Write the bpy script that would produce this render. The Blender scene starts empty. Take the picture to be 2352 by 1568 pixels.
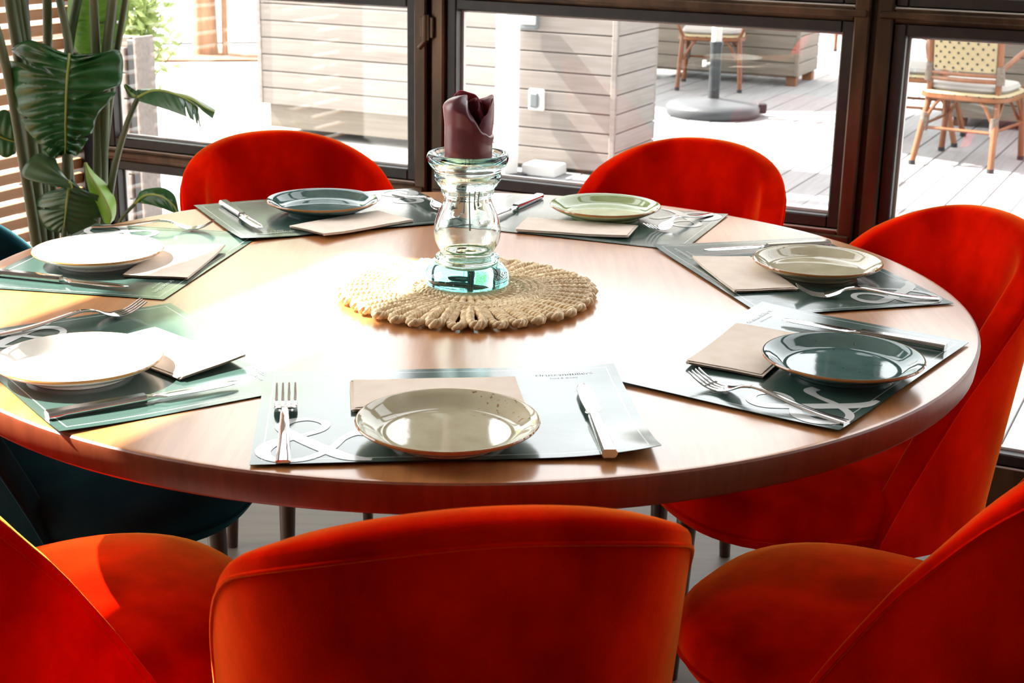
import bpy, bmesh, math, random
from mathutils import Vector, Matrix, noise
random.seed(7)
PI = math.pi
sc = bpy.context.scene
COL = sc.collection

# ------------------------------------------------------------------ camera
CAM_LOC = Vector((0.0769, -2.0925, 1.32))
R_ = Vector((0.99984329, 0.00520948, 0.01691893))
U_ = Vector((-0.01770279, 0.29422829, 0.9555712))
F_ = Vector((0.0, 0.95572097, -0.29427441))
FPX = 3450.0
cd = bpy.data.cameras.new('camera')
cam = bpy.data.objects.new('camera', cd)
COL.objects.link(cam)
cam.matrix_world = Matrix(((R_.x, U_.x, -F_.x, CAM_LOC.x), (R_.y, U_.y, -F_.y, CAM_LOC.y), (R_.z, U_.z, -F_.z, CAM_LOC.z), (0, 0, 0, 1)))
cd.sensor_width = 36.0
cd.lens = FPX / 2352 * 36.0
cd.clip_start = 0.05
cd.dof.use_dof = True
cd.dof.focus_distance = 2.0
cd.dof.aperture_fstop = 15.0
sc.camera = cam

# ------------------------------------------------------------------ sky, sun, exposure
w = bpy.data.worlds.new('world')
sc.world = w
w.use_nodes = True
nt = w.node_tree
nt.nodes.clear()
sky = nt.nodes.new('ShaderNodeTexSky')
sky.sky_type = 'NISHITA'
sky.sun_disc = False
sky.sun_elevation = math.radians(46)
sky.sun_rotation = math.radians(-73)
sky.air_density = 1.0
sky.dust_density = 3.0
sky.ozone_density = 1.0
hs = nt.nodes.new('ShaderNodeHueSaturation')
hs.inputs['Saturation'].default_value = 0.25
hs.inputs['Value'].default_value = 0.55
haze = nt.nodes.new('ShaderNodeMixRGB')          # bright even summer haze over the clear-sky gradient
haze.blend_type = 'ADD'
haze.inputs['Fac'].default_value = 1.0
haze.inputs['Color2'].default_value = (1.9, 1.88, 1.84, 1)
bg = nt.nodes.new('ShaderNodeBackground')
bg.inputs['Strength'].default_value = 0.66
wo = nt.nodes.new('ShaderNodeOutputWorld')
nt.links.new(sky.outputs[0], hs.inputs['Color'])
nt.links.new(hs.outputs[0], haze.inputs['Color1'])
nt.links.new(haze.outputs[0], bg.inputs['Color'])
nt.links.new(bg.outputs[0], wo.inputs['Surface'])

SUN_DIR = Vector((0.66, -0.25, -0.72)).normalized()
sl = bpy.data.lights.new('sun', 'SUN')
sl.energy = 19.0
sl.angle = math.radians(0.53)
sl.color = (1.0, 0.94, 0.87)
so = bpy.data.objects.new('sun', sl)
COL.objects.link(so)
so.rotation_euler = SUN_DIR.to_track_quat('-Z', 'Y').to_euler()
so.location = (-6, 2, 8)

sc.view_settings.view_transform = 'Standard'
sc.view_settings.look = 'None'
sc.view_settings.gamma = 1.0
sc.view_settings.use_curve_mapping = False
sc.view_settings.exposure = 0.85
try:
    sc.cycles.use_denoising = True
    sc.cycles.max_bounces = 12
    sc.cycles.transparent_max_bounces = 16
    sc.cycles.transmission_bounces = 12
    sc.cycles.sample_clamp_indirect = 8.0
    sc.cycles.blur_glossy = 0.5
except Exception:
    pass


# ------------------------------------------------------------------ helpers
def px(x, y, Y):
    """point of the picture ray (x, y) on the vertical plane at world Y"""
    d = F_ + R_ * ((x - 1176) / FPX) - U_ * ((y - 784) / FPX)
    t = (Y - CAM_LOC.y) / d.y
    return CAM_LOC + d * t


WU = Vector((math.cos(math.radians(-25.8)), math.sin(math.radians(-25.8)), 0))   # along the window wall
WN = Vector((-WU.y, WU.x, 0))                                                     # outwards
P0 = Vector((0.9, 1.13, 0))


def wl(u, n, z):
    return P0 + WU * u + WN * n + Vector((0, 0, z))


ROOM = Matrix(((WU.x, WN.x, 0, P0.x), (WU.y, WN.y, 0, P0.y), (0, 0, 1, 0), (0, 0, 0, 1)))


def lerp(a, b, t):
    return a + (b - a) * t


class MB:
    def __init__(self):
        self.v = []
        self.f = []

    def add(self, vs, fs):
        o = len(self.v)
        self.v += [Vector(p) for p in vs]
        self.f += [tuple(i + o for i in q) for q in fs]
        return self

    def box(self, x0, x1, y0, y1, z0, z1, b=0.0):
        if b <= 0:
            self.add([(x, y, z) for z in (z0, z1) for y in (y0, y1) for x in (x0, x1)],
                     [(0, 2, 3, 1), (4, 5, 7, 6), (0, 1, 5, 4), (2, 6, 7, 3), (0, 4, 6, 2), (1, 3, 7, 5)])
        else:
            bm = bmesh.new()
            bmesh.ops.create_cube(bm, size=1)
            for q in bm.verts:
                q.co = Vector((lerp(x0, x1, q.co.x + .5), lerp(y0, y1, q.co.y + .5), lerp(z0, z1, q.co.z + .5)))
            bmesh.ops.bevel(bm, geom=bm.edges[:], offset=b, segments=1, affect='EDGES', profile=0.5)
            bm.verts.index_update()
            self.add([q.co.copy() for q in bm.verts], [tuple(q.index for q in f.verts) for f in bm.faces])
            bm.free()
        return self

    def lathe(self, prof, n=48, squash=None, close=True):
        """prof: list of (r, z) - surface of revolution; squash(angle) scales the radius"""
        rows = []
        for r, z in prof:
            if r <= 1e-6:
                rows.append([len(self.v)])
                self.v.append(Vector((0, 0, z)))
            else:
                row = []
                for i in range(n):
                    a = 2 * PI * i / n
                    s = squash(a) if squash else 1
                    row.append(len(self.v))
                    self.v.append(Vector((r * s * math.cos(a), r * s * math.sin(a), z)))
                rows.append(row)
        for A, B in zip(rows, rows[1:]):
            for i in range(n):
                j = (i + 1) % n
                a = [A[0]] if len(A) == 1 else [A[i], A[j]]
                b = [B[0]] if len(B) == 1 else [B[j], B[i]]
                q = a + b
                if len(q) >= 3:
                    self.f.append(tuple(q))
        return self

    def tube(self, pts, rad, n=8, cap=True, closed=False):
        pts = [Vector(p) for p in pts]
        m = len(pts)
        if not hasattr(rad, '__len__'):
            rad = [rad] * m
        o = len(self.v)
        up = None
        for i, p in enumerate(pts):
            if closed:
                t = pts[(i + 1) % m] - pts[(i - 1) % m]
            else:
                t = pts[min(i + 1, m - 1)] - pts[max(i - 1, 0)]
            t.normalize()
            if up is None:
                up = Vector((0, 0, 1)) if abs(t.z) < .9 else Vector((1, 0, 0))
            s = t.cross(up)
            if s.length < 1e-6:
                s = t.orthogonal()
            s.normalize()
            up = s.cross(t).normalized()
            for k in range(n):
                a = 2 * PI * k / n
                self.v.append(p + (s * math.cos(a) + up * math.sin(a)) * rad[i])
        rng = m if closed else m - 1
        for i in range(rng):
            i2 = (i + 1) % m
            for k in range(n):
                k2 = (k + 1) % n
                self.f.append((o + i * n + k, o + i * n + k2, o + i2 * n + k2, o + i2 * n + k))
        if cap and not closed:
            self.f.append(tuple(o + k for k in reversed(range(n))))
            self.f.append(tuple(o + (m - 1) * n + k for k in range(n)))
        return self

    def grid(self, rows, closed_u=False):
        o = len(self.v)
        n = len(rows[0])
        for r in rows:
            self.v += [Vector(p) for p in r]
        for i in range(len(rows) - 1):
            for k in range(n if closed_u else n - 1):
                k2 = (k + 1) % n
                self.f.append((o + i * n + k, o + i * n + k2, o + (i + 1) * n + k2, o + (i + 1) * n + k))
        return self

    def xf(self, M):
        self.v = [M @ p for p in self.v]
        return self

    def mesh(self, name, mat=None, smooth=True, angle=40):
        me = bpy.data.meshes.new(name)
        me.from_pydata([tuple(p) for p in self.v], [], self.f)
        bm = bmesh.new()
        bm.from_mesh(me)
        bmesh.ops.recalc_face_normals(bm, faces=bm.faces[:])
        if smooth:
            lim = math.radians(angle)
            for f in bm.faces:
                f.smooth = True
            for e in bm.edges:
                if len(e.link_faces) == 2 and e.calc_face_angle(0) > lim:
                    e.smooth = False
        bm.to_mesh(me)
        bm.free()
        if mat:
            me.materials.append(mat)
        return me

    def build(self, name, mat, parent=None, smooth=True, angle=40):
        return link(name, self.mesh(name, mat, smooth, angle), parent)


def link(name, data, parent=None):
    o = bpy.data.objects.new(name, data)
    COL.objects.link(o)
    if parent:
        o.parent = parent
    return o


def tag(o, label, cat, group=None, kind=None):
    o['label'] = label
    o['category'] = cat
    if group:
        o['group'] = group
    if kind:
        o['kind'] = kind
    return o


def thing(name, label, cat, loc=(0, 0, 0), rz=0, group=None):
    o = link(name, None)
    o.location = loc
    o.rotation_euler = (0, 0, rz)
    return tag(o, label, cat, group)


def struct(o):
    o['kind'] = 'structure'
    return o


def copy_tree(o, loc=None, rz=None, label=None):
    def cp(a, par):
        c = a.copy()
        COL.objects.link(c)
        if par:
            c.parent = par
        for ch in a.children:
            cp(ch, c)
        return c
    c = cp(o, None)
    if loc is not None:
        c.location = loc
    if rz is not None:
        c.rotation_euler = (0, 0, rz)
    if label:
        c['label'] = label
    return c


def catmull(pts, n):
    """n samples through the points (any tuples of numbers)"""
    m = len(pts)
    out = []
    for i in range(n):
        t = i / (n - 1) * (m - 1)
        k = min(int(t), m - 2)
        f = t - k
        p = [pts[max(k - 1, 0)], pts[k], pts[k + 1], pts[min(k + 2, m - 1)]]
        out.append(tuple(0.5 * ((2 * b) + (-a + c) * f + (2 * a - 5 * b + 4 * c - d) * f * f + (-a + 3 * b - 3 * c + d) * f ** 3)
                         for a, b, c, d in zip(*p)))
    return out


# ------------------------------------------------------------------ materials
def mat(name):
    m = bpy.data.materials.new(name)
    m.use_nodes = True
    t = m.node_tree
    b = t.nodes['Principled BSDF']
    return m, t, b


def nd(t, kind, **kw):
    n = t.nodes.new(kind)
    for k, v in kw.items():
        if k in n.inputs.keys():
            n.inputs[k].default_value = v
        else:
            setattr(n, k, v)
    return n


def rgba(c):
    return (c[0], c[1], c[2], 1.0)


def tex(t, coord='Object', scale=(1, 1, 1), rot=(0, 0, 0)):
    tc = nd(t, 'ShaderNodeTexCoord')
    mp = nd(t, 'ShaderNodeMapping')
    mp.inputs['Scale'].default_value = scale
    mp.inputs['Rotation'].default_value = rot
    t.links.new(tc.outputs[coord], mp.inputs['Vector'])
    return mp.outputs['Vector']


def ramp(t, fac, stops):
    r = nd(t, 'ShaderNodeValToRGB')
    el = r.color_ramp.elements
    while len(el) < len(stops):
        el.new(0.5)
    for e, (p, c) in zip(el, stops):
        e.position = p
        e.color = rgba(c)
    t.links.new(fac, r.inputs['Fac'])
    return r.outputs['Color']


def noise_col(m, t, b, c1, c2, scale=5.0, detail=4.0, stretch=(1, 1, 1), lo=.35, hi=.65, coord='Object', bump=0.0, bscale=None, rough=.5):
    v = tex(t, coord, stretch)
    n = nd(t, 'ShaderNodeTexNoise', Scale=scale, Detail=detail, Roughness=rough)
    t.links.new(v, n.inputs['Vector'])
    t.links.new(ramp(t, n.outputs['Fac'], [(lo, c1), (hi, c2)]), b.inputs['Base Color'])
    if bump:
        n2 = n
        if bscale:
            n2 = nd(t, 'ShaderNodeTexNoise', Scale=bscale, Detail=3.0)
            t.links.new(v, n2.inputs['Vector'])
        bp = nd(t, 'ShaderNodeBump', Strength=bump, Distance=0.002)
        t.links.new(n2.outputs['Fac'], bp.inputs['Height'])
        t.links.new(bp.outputs['Normal'], b.inputs['Normal'])
    return n


def simple(name, c, rough=.5, metal=0.0, spec=.5):
    m, t, b = mat(name)
    b.inputs['Base Color'].default_value = rgba(c)
    b.inputs['Roughness'].default_value = rough
    b.inputs['Metallic'].default_value = metal
    b.inputs['Specular IOR Level'].default_value = spec
    return m


def speckled(name, c1, c2, scale, rough=.5, metal=0.0, **kw):
    m, t, b = mat(name)
    noise_col(m, t, b, c1, c2, scale, **kw)
    b.inputs['Roughness'].default_value = rough
    b.inputs['Metallic'].default_value = metal
    return m


def velvet(name, c1, c2, tint, sheen=1.0):
    m, t, b = mat(name)
    noise_col(m, t, b, c1, c2, 7.0, 5.0, (1, 1, .6), .38, .66, bump=.25, bscale=700.0)
    b.inputs['Roughness'].default_value = .8
    b.inputs['Specular IOR Level'].default_value = .0
    b.inputs['Sheen Weight'].default_value = sheen
    b.inputs['Sheen Roughness'].default_value = .28
    b.inputs['Sheen Tint'].default_value = rgba(tint)
    return m


M = {}
M['orange_velvet'] = velvet('orange_velvet', (.44, .0022, .0003), (.95, .010, .0008), (1.0, .33, .05), 1.0)
M['teal_velvet'] = velvet('teal_velvet', (.006, .030, .038), (.013, .055, .068), (.25, .65, .75), .4)


def wood(name, dark, light, rough, grain_axis='Y', scale=9.0, coat=0.0, coat_ior=1.5):
    m, t, b = mat(name)
    st = {'X': (.06, 1, 1), 'Y': (1, .06, 1), 'Z': (1, 1, .06)}[grain_axis]
    v = tex(t, 'Object', st)
    n = nd(t, 'ShaderNodeTexNoise', Scale=scale, Detail=8.0, Roughness=.6, Distortion=.6)
    t.links.new(v, n.inputs['Vector'])
    n2 = nd(t, 'ShaderNodeTexNoise', Scale=scale * 14, Detail=3.0)
    t.links.new(v, n2.inputs['Vector'])
    c = ramp(t, n.outputs['Fac'], [(.3, dark), (.7, light)])
    mx = nd(t, 'ShaderNodeMixRGB', blend_type='MULTIPLY')
    mx.inputs['Fac'].default_value = .35
    t.links.new(c, mx.inputs['Color1'])
    t.links.new(ramp(t, n2.outputs['Fac'], [(.35, (.55, .5, .45)), (.6, (1, 1, 1))]), mx.inputs['Color2'])
    t.links.new(mx.outputs['Color'], b.inputs['Base Color'])
    bp = nd(t, 'ShaderNodeBump', Strength=.08, Distance=.001)
    t.links.new(n2.outputs['Fac'], bp.inputs['Height'])
    t.links.new(bp.outputs['Normal'], b.inputs['Normal'])
    b.inputs['Roughness'].default_value = rough
    b.inputs['Coat Weight'].default_value = coat
    b.inputs['Coat Roughness'].default_value = .16
    b.inputs['Coat IOR'].default_value = coat_ior
    return m


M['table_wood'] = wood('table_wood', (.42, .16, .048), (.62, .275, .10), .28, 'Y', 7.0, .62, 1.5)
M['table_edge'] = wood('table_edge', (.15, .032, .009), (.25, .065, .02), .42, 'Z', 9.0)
M['dark_wood'] = wood('dark_wood', (.03, .012, .006), (.07, .03, .015), .4, 'Z')
M['slat_wood'] = wood('slat_wood', (.34, .14, .05), (.55, .27, .11), .55, 'X', 6.0)
M['floor_wood'] = wood('floor_wood', (.09, .068, .05), (.14, .11, .08), .5, 'X', 4.0)
M['planter_wood'] = wood('planter_wood', (.20, .172, .155), (.275, .24, .22), .75, 'X', 5.0)
M['grey_planter_wood'] = wood('grey_planter_wood', (.15, .125, .10), (.22, .19, .155), .75, 'X', 5.0)
M['deck_wood'] = wood('deck_wood', (.195, .193, .197), (.265, .262, .268), .75, 'Y', 4.0)
M['rattan_cane'] = wood('rattan_cane', (.13, .04, .012), (.24, .085, .03), .45, 'Z', 12.0)
M['cane_wrap'] = speckled('cane_wrap', (.09, .065, .05), (.15, .115, .09), 60.0, .6)
M['cream_weave'] = simple('cream_weave', (.34, .27, .15), .6)
M['black_weave'] = simple('black_weave', (.02, .02, .02), .6)
M['cushion_cloth'] = simple('cushion_cloth', (.30, .28, .26), .9)
M['white_paint'] = speckled('white_paint', (.50, .48, .46), (.56, .54, .52), 3.0, .8)
M['room_paint'] = speckled('room_paint', (.42, .40, .38), (.48, .46, .44), 3.0, .85)
M['paving'] = speckled('paving', (.30, .29, .28), (.36, .35, .33), 2.0, .9)
M['asphalt'] = speckled('asphalt', (.14, .14, .152), (.18, .18, .19), 20.0, .9)
M['soil'] = speckled('soil', (.18, .085, .045), (.26, .13, .075), 12.0, .95)
M['bark'] = speckled('bark', (.24, .125, .07), (.38, .23, .14), 14.0, .9, stretch=(1, 1, .2))
M['foot_wood'] = speckled('foot_wood', (.10, .042, .02), (.17, .08, .042), 14.0, .9)
M['black_sash'] = speckled('black_sash', (.012, .010, .008), (.022, .017, .012), 40.0, .45)
M['dark_rubber'] = simple('dark_rubber', (.02, .02, .02), .7)
M['grey_plastic'] = simple('grey_plastic', (.16, .18, .19), .5)
M['pale_plastic'] = simple('pale_plastic', (.62, .62, .60), .45)
M['lit_lip_metal'] = simple('lit_lip_metal', (.55, .52, .48), .35, .3)
M['dark_metal'] = simple('dark_metal', (.05, .055, .06), .4, .6)
M['canopy_cloth'] = simple('canopy_cloth', (.70, .66, .60), .9)


def brown_metal():
    m, t, b = mat('brown_metal')
    noise_col(m, t, b, (.045, .026, .014), (.15, .085, .044), 14.0, 8.0, (1, 1, .25), .38, .72, bump=.1)
    b.inputs['Metallic'].default_value = .55
    b.inputs['Roughness'].default_value = .36
    return m


M['brown_metal'] = brown_metal()


def steel():
    m, t, b = mat('steel')
    b.inputs['Base Color'].default_value = (.80, .79, .77, 1)
    b.inputs['Metallic'].default_value = 1.0
    b.inputs['Roughness'].default_value = .10
    return m


M['steel'] = steel()


def window_glass():
    m = bpy.data.materials.new('window_glass')
    m.use_nodes = True
    t = m.node_tree
    t.nodes.clear()
    tr = nd(t, 'ShaderNodeBsdfTransparent')
    tr.inputs['Color'].default_value = (.97, .98, .97, 1)
    gl = nd(t, 'ShaderNodeBsdfGlossy')
    gl.inputs['Roughness'].default_value = 0.0
    fr = nd(t, 'ShaderNodeFresnel')
    ge = nd(t, 'ShaderNodeNewGeometry')
    io = nd(t, 'ShaderNodeMapRange')          # a thin pane: the index is inverted when leaving the sheet
    io.inputs['To Min'].default_value = 1.5
    io.inputs['To Max'].default_value = 1 / 1.5
    t.links.new(ge.outputs['Backfacing'], io.inputs['Value'])
    t.links.new(io.outputs[0], fr.inputs['IOR'])
    mx = nd(t, 'ShaderNodeMixShader')
    ou = nd(t, 'ShaderNodeOutputMaterial')
    t.links.new(fr.outputs[0], mx.inputs[0])
    t.links.new(tr.outputs[0], mx.inputs[1])
    t.links.new(gl.outputs[0], mx.inputs[2])
    t.links.new(mx.outputs[0], ou.inputs['Surface'])
    return m


M['window_glass'] = window_glass()


def holder_glass(name, c, rough=0.0):
    m, t, b = mat(name)
    b.inputs['Base Color'].default_value = rgba(c)
    b.inputs['Roughness'].default_value = rough
    b.inputs['Transmission Weight'].default_value = 1.0
    b.inputs['IOR'].default_value = 1.45
    v = tex(t, 'Object')
    n = nd(t, 'ShaderNodeTexNoise', Scale=28.0, Detail=2.0)
    t.links.new(v, n.inputs['Vector'])
    bp = nd(t, 'ShaderNodeBump', Strength=.12, Distance=.003)
    t.links.new(n.outputs['Fac'], bp.inputs['Height'])
    t.links.new(bp.outputs['Normal'], b.inputs['Normal'])
    # the recycled glass is tinted where it is thick
    ab = nd(t, 'ShaderNodeVolumeAbsorption')
    ab.inputs['Color'].default_value = (.30, .80, .78, 1)
    ab.inputs['Density'].default_value = 20.0
    t.links.new(ab.outputs[0], t.nodes['Material Output'].inputs['Volume'])
    return m


M['aqua_glass'] = holder_glass('aqua_glass', (.97, 1.0, .995))


def wax():
    m, t, b = mat('burgundy_wax')
    noise_col(m, t, b, (.10, .018, .03), (.19, .04, .055), 18.0, 5.0, (1, 1, 1), .35, .7, bump=.12, bscale=60.0)
    b.inputs['Roughness'].default_value = .32
    b.inputs['Subsurface Weight'].default_value = .35
    b.inputs['Subsurface Radius'].default_value = (.02, .006, .006)
    b.inputs['Subsurface Scale'].default_value = .5
    return m


M['burgundy_wax'] = wax()
M['drip_wax'] = simple('drip_wax', (.45, .42, .42), .5)
M['raffia'] = speckled('raffia', (.66, .45, .23), (.92, .74, .48), 90.0, .6, stretch=(1, 1, 1), bump=.4)


def placemat_mat():
    m, t, b = mat('placemat_print')
    tc = nd(t, 'ShaderNodeTexCoord')
    sp = nd(t, 'ShaderNodeSeparateXYZ')
    t.links.new(tc.outputs['Object'], sp.inputs[0])

    def math_(op, a, bb=None):
        n = nd(t, 'ShaderNodeMath', operation=op)
        if hasattr(a, 'node'):
            t.links.new(a, n.inputs[0])
        else:
            n.inputs[0].default_value = a
        if bb is not None:
            if hasattr(bb, 'node'):
                t.links.new(bb, n.inputs[1])
            else:
                n.inputs[1].default_value = bb
        return n.outputs[0]
    dx = math_('SUBTRACT', .21, math_('ABSOLUTE', sp.outputs['X']))
    dy = math_('SUBTRACT', .1485, math_('ABSOLUTE', sp.outputs['Y']))
    d = math_('MINIMUM', dx, dy)
    line = math_('LESS_THAN', math_('ABSOLUTE', math_('SUBTRACT', d, .0115)), .0007)
    mx = nd(t, 'ShaderNodeMixRGB')
    t.links.new(line, mx.inputs['Fac'])
    mx.inputs['Color1'].default_value = (.045, .088, .074, 1)
    mx.inputs['Color2'].default_value = (.50, .53, .51, 1)
    t.links.new(mx.outputs[0], b.inputs['Base Color'])
    b.inputs['Roughness'].default_value = .16
    b.inputs['Specular IOR Level'].default_value = .6
    b.inputs['Coat Weight'].default_value = .3
    b.inputs['Coat Roughness'].default_value = .14
    n = nd(t, 'ShaderNodeTexNoise', Scale=26.0, Detail=2.0)
    t.links.new(tc.outputs['Object'], n.inputs['Vector'])
    bp = nd(t, 'ShaderNodeBump', Strength=.06, Distance=.004)
    t.links.new(n.outputs['Fac'], bp.inputs['Height'])
    t.links.new(bp.outputs['Normal'], b.inputs['Normal'])
    return m


M['placemat_print'] = placemat_mat()
M['white_print'] = simple('white_print', (.62, .64, .63), .14)


def glaze(name, c1, c2, speck, amount=.0, rim=(.40, .16, .04)):
    """stoneware glaze: mottled colour, brown iron specks near the rim, bare rim edge"""
    m, t, b = mat(name)
    tc = nd(t, 'ShaderNodeTexCoord')
    n = nd(t, 'ShaderNodeTexNoise', Scale=30.0, Detail=5.0)
    t.links.new(tc.outputs['Object'], n.inputs['Vector'])
    base = ramp(t, n.outputs['Fac'], [(.35, c1), (.65, c2)])
    ln = nd(t, 'ShaderNodeVectorMath', operation='MULTIPLY')
    ln.inputs[1].default_value = (1, 1, 0)
    t.links.new(tc.outputs['Object'], ln.inputs[0])
    le = nd(t, 'ShaderNodeVectorMath', operation='LENGTH')
    t.links.new(ln.outputs[0], le.inputs[0])
    # specks
    vo = nd(t, 'ShaderNodeTexNoise', Scale=150.0, Detail=2.0)
    t.links.new(tc.outputs['Object'], vo.inputs['Vector'])
    big = nd(t, 'ShaderNodeTexNoise', Scale=22.0, Detail=1.0)
    t.links.new(tc.outputs['Object'], big.inputs['Vector'])
    s1 = nd(t, 'ShaderNodeMapRange')
    for i, v in zip(('From Min', 'From Max'), (.68 - amount * .03, .72 - amount * .03)):
        s1.inputs[i].default_value = v
    t.links.new(vo.outputs['Fac'], s1.inputs['Value'])
    s2 = nd(t, 'ShaderNodeMapRange')
    for i, v in zip(('From Min', 'From Max'), (.52, .6)):
        s2.inputs[i].default_value = v
    t.links.new(big.outputs['Fac'], s2.inputs['Value'])
    s3 = nd(t, 'ShaderNodeMapRange')
    for i, v in zip(('From Min', 'From Max'), (.045, .085)):
        s3.inputs[i].default_value = v
    t.links.new(le.outputs['Value'], s3.inputs['Value'])
    p1 = nd(t, 'ShaderNodeMath', operation='MULTIPLY')
    t.links.new(s1.outputs[0], p1.inputs[0])
    t.links.new(s2.outputs[0], p1.inputs[1])
    p2 = nd(t, 'ShaderNodeMath', operation='MULTIPLY')
    t.links.new(p1.outputs[0], p2.inputs[0])
    t.links.new(s3.outputs[0], p2.inputs[1])
    mx = nd(t, 'ShaderNodeMixRGB')
    t.links.new(p2.outputs[0], mx.inputs['Fac'])
    t.links.new(base, mx.inputs['Color1'])
    mx.inputs['Color2'].default_value = rgba(speck)
    # rim
    rm = nd(t, 'ShaderNodeMapRange')
    for i, v in zip(('From Min', 'From Max'), (.0958, .0970)):
        rm.inputs[i].default_value = v
    t.links.new(le.outputs['Value'], rm.inputs['Value'])
    m2 = nd(t, 'ShaderNodeMixRGB')
    t.links.new(rm.outputs[0], m2.inputs['Fac'])
    t.links.new(mx.outputs[0], m2.inputs['Color1'])
    m2.inputs['Color2'].default_value = rgba(rim)
    t.links.new(m2.outputs[0], b.inputs['Base Color'])
    b.inputs['Roughness'].default_value = .05
    b.inputs['Specular IOR Level'].default_value = .65
    bp = nd(t, 'ShaderNodeBump', Strength=.05, Distance=.002)
    t.links.new(n.outputs['Fac'], bp.inputs['Height'])
    t.links.new(bp.outputs['Normal'], b.inputs['Normal'])
    return m


M['beige_glaze'] = glaze('beige_glaze', (.47, .42, .28), (.56, .51, .36), (.24, .10, .03), 1.7)
M['teal_glaze'] = glaze('teal_glaze', (.055, .115, .11), (.085, .155, .145), (.03, .05, .05), .3)
M['green_glaze'] = glaze('green_glaze', (.30, .38, .17), (.38, .46, .22), (.20, .20, .08), .0)
M['white_glaze'] = glaze('white_glaze', (.78, .75, .70), (.84, .81, .76), (.25, .12, .04), .7, (.50, .26, .09))
M['napkin_paper'] = speckled('napkin_paper', (.80, .67, .56), (.85, .73, .63), 40.0, .9)


def leaf_mat(name, c1, c2, rough=.28, trans=.25):
    m, t, b = mat(name)
    n = noise_col(m, t, b, c1, c2, 14.0, 5.0, (1, 1, 1), .35, .68)
    b.inputs['Roughness'].default_value = rough
    b.inputs['Specular IOR Level'].default_value = .55
    tl = nd(t, 'ShaderNodeBsdfTranslucent')
    tl.inputs['Color'].default_value = rgba([min(1, x * 2.2) for x in c2])
    mx = nd(t, 'ShaderNodeMixShader')
    mx.inputs[0].default_value = trans
    t.links.new(b.outputs[0], mx.inputs[1])
    t.links.new(tl.outputs[0], mx.inputs[2])
    t.links.new(mx.outputs[0], t.nodes['Material Output'].inputs['Surface'])
    return m


M['leaf_dark'] = leaf_mat('leaf_dark', (.018, .095, .024), (.042, .165, .048), .2, .15)
M['leaf_mid'] = leaf_mat('leaf_mid', (.045, .12, .05), (.085, .19, .08), .30, .2)
M['leaf_light'] = leaf_mat('leaf_light', (.14, .26, .06), (.24, .38, .10), .4, .3)
M['leaf_bright'] = leaf_mat('leaf_bright', (.22, .42, .04), (.32, .55, .08), .4, .3)
M['stem_green'] = speckled('stem_green', (.05, .08, .03), (.13, .15, .065), 12.0, .45, stretch=(1, 1, .2))
M['midrib'] = simple('midrib', (.28, .36, .06), .45)
M['foliage'] = leaf_mat('foliage', (.15, .20, .06), (.24, .30, .11), .5, .4)
M['pot_clay'] = speckled('pot_clay', (.10, .09, .085), (.14, .13, .12), 20.0, .8)

# ------------------------------------------------------------------ room shell
CORNER = -2.22        # u of the corner between window wall and slat wall
UMAX, VMAX, CEIL = 4.2, 6.0, 2.82


def rbox(name, m, u0, u1, n0, n1, z0, z1, parent=None, b=0.0):
    return MB().box(u0, u1, n0, n1, z0, z1, b).xf(ROOM).build(name, m, parent, smooth=False)


floor = struct(rbox('floor', M['floor_wood'], CORNER - .05, UMAX + .1, -VMAX - .1, .06, -.12, 0))
ceiling = struct(rbox('ceiling', M['room_paint'], CORNER - .10, UMAX + .1, -VMAX - .1, .10, CEIL, CEIL + .15))
rear = struct(rbox('wall_rear', M['room_paint'], CORNER - .05, UMAX + .1, -VMAX - .1, -VMAX, 0, CEIL))
right = struct(rbox('wall_right', M['room_paint'], UMAX, UMAX + .1, -VMAX, .05, 0, CEIL))

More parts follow.
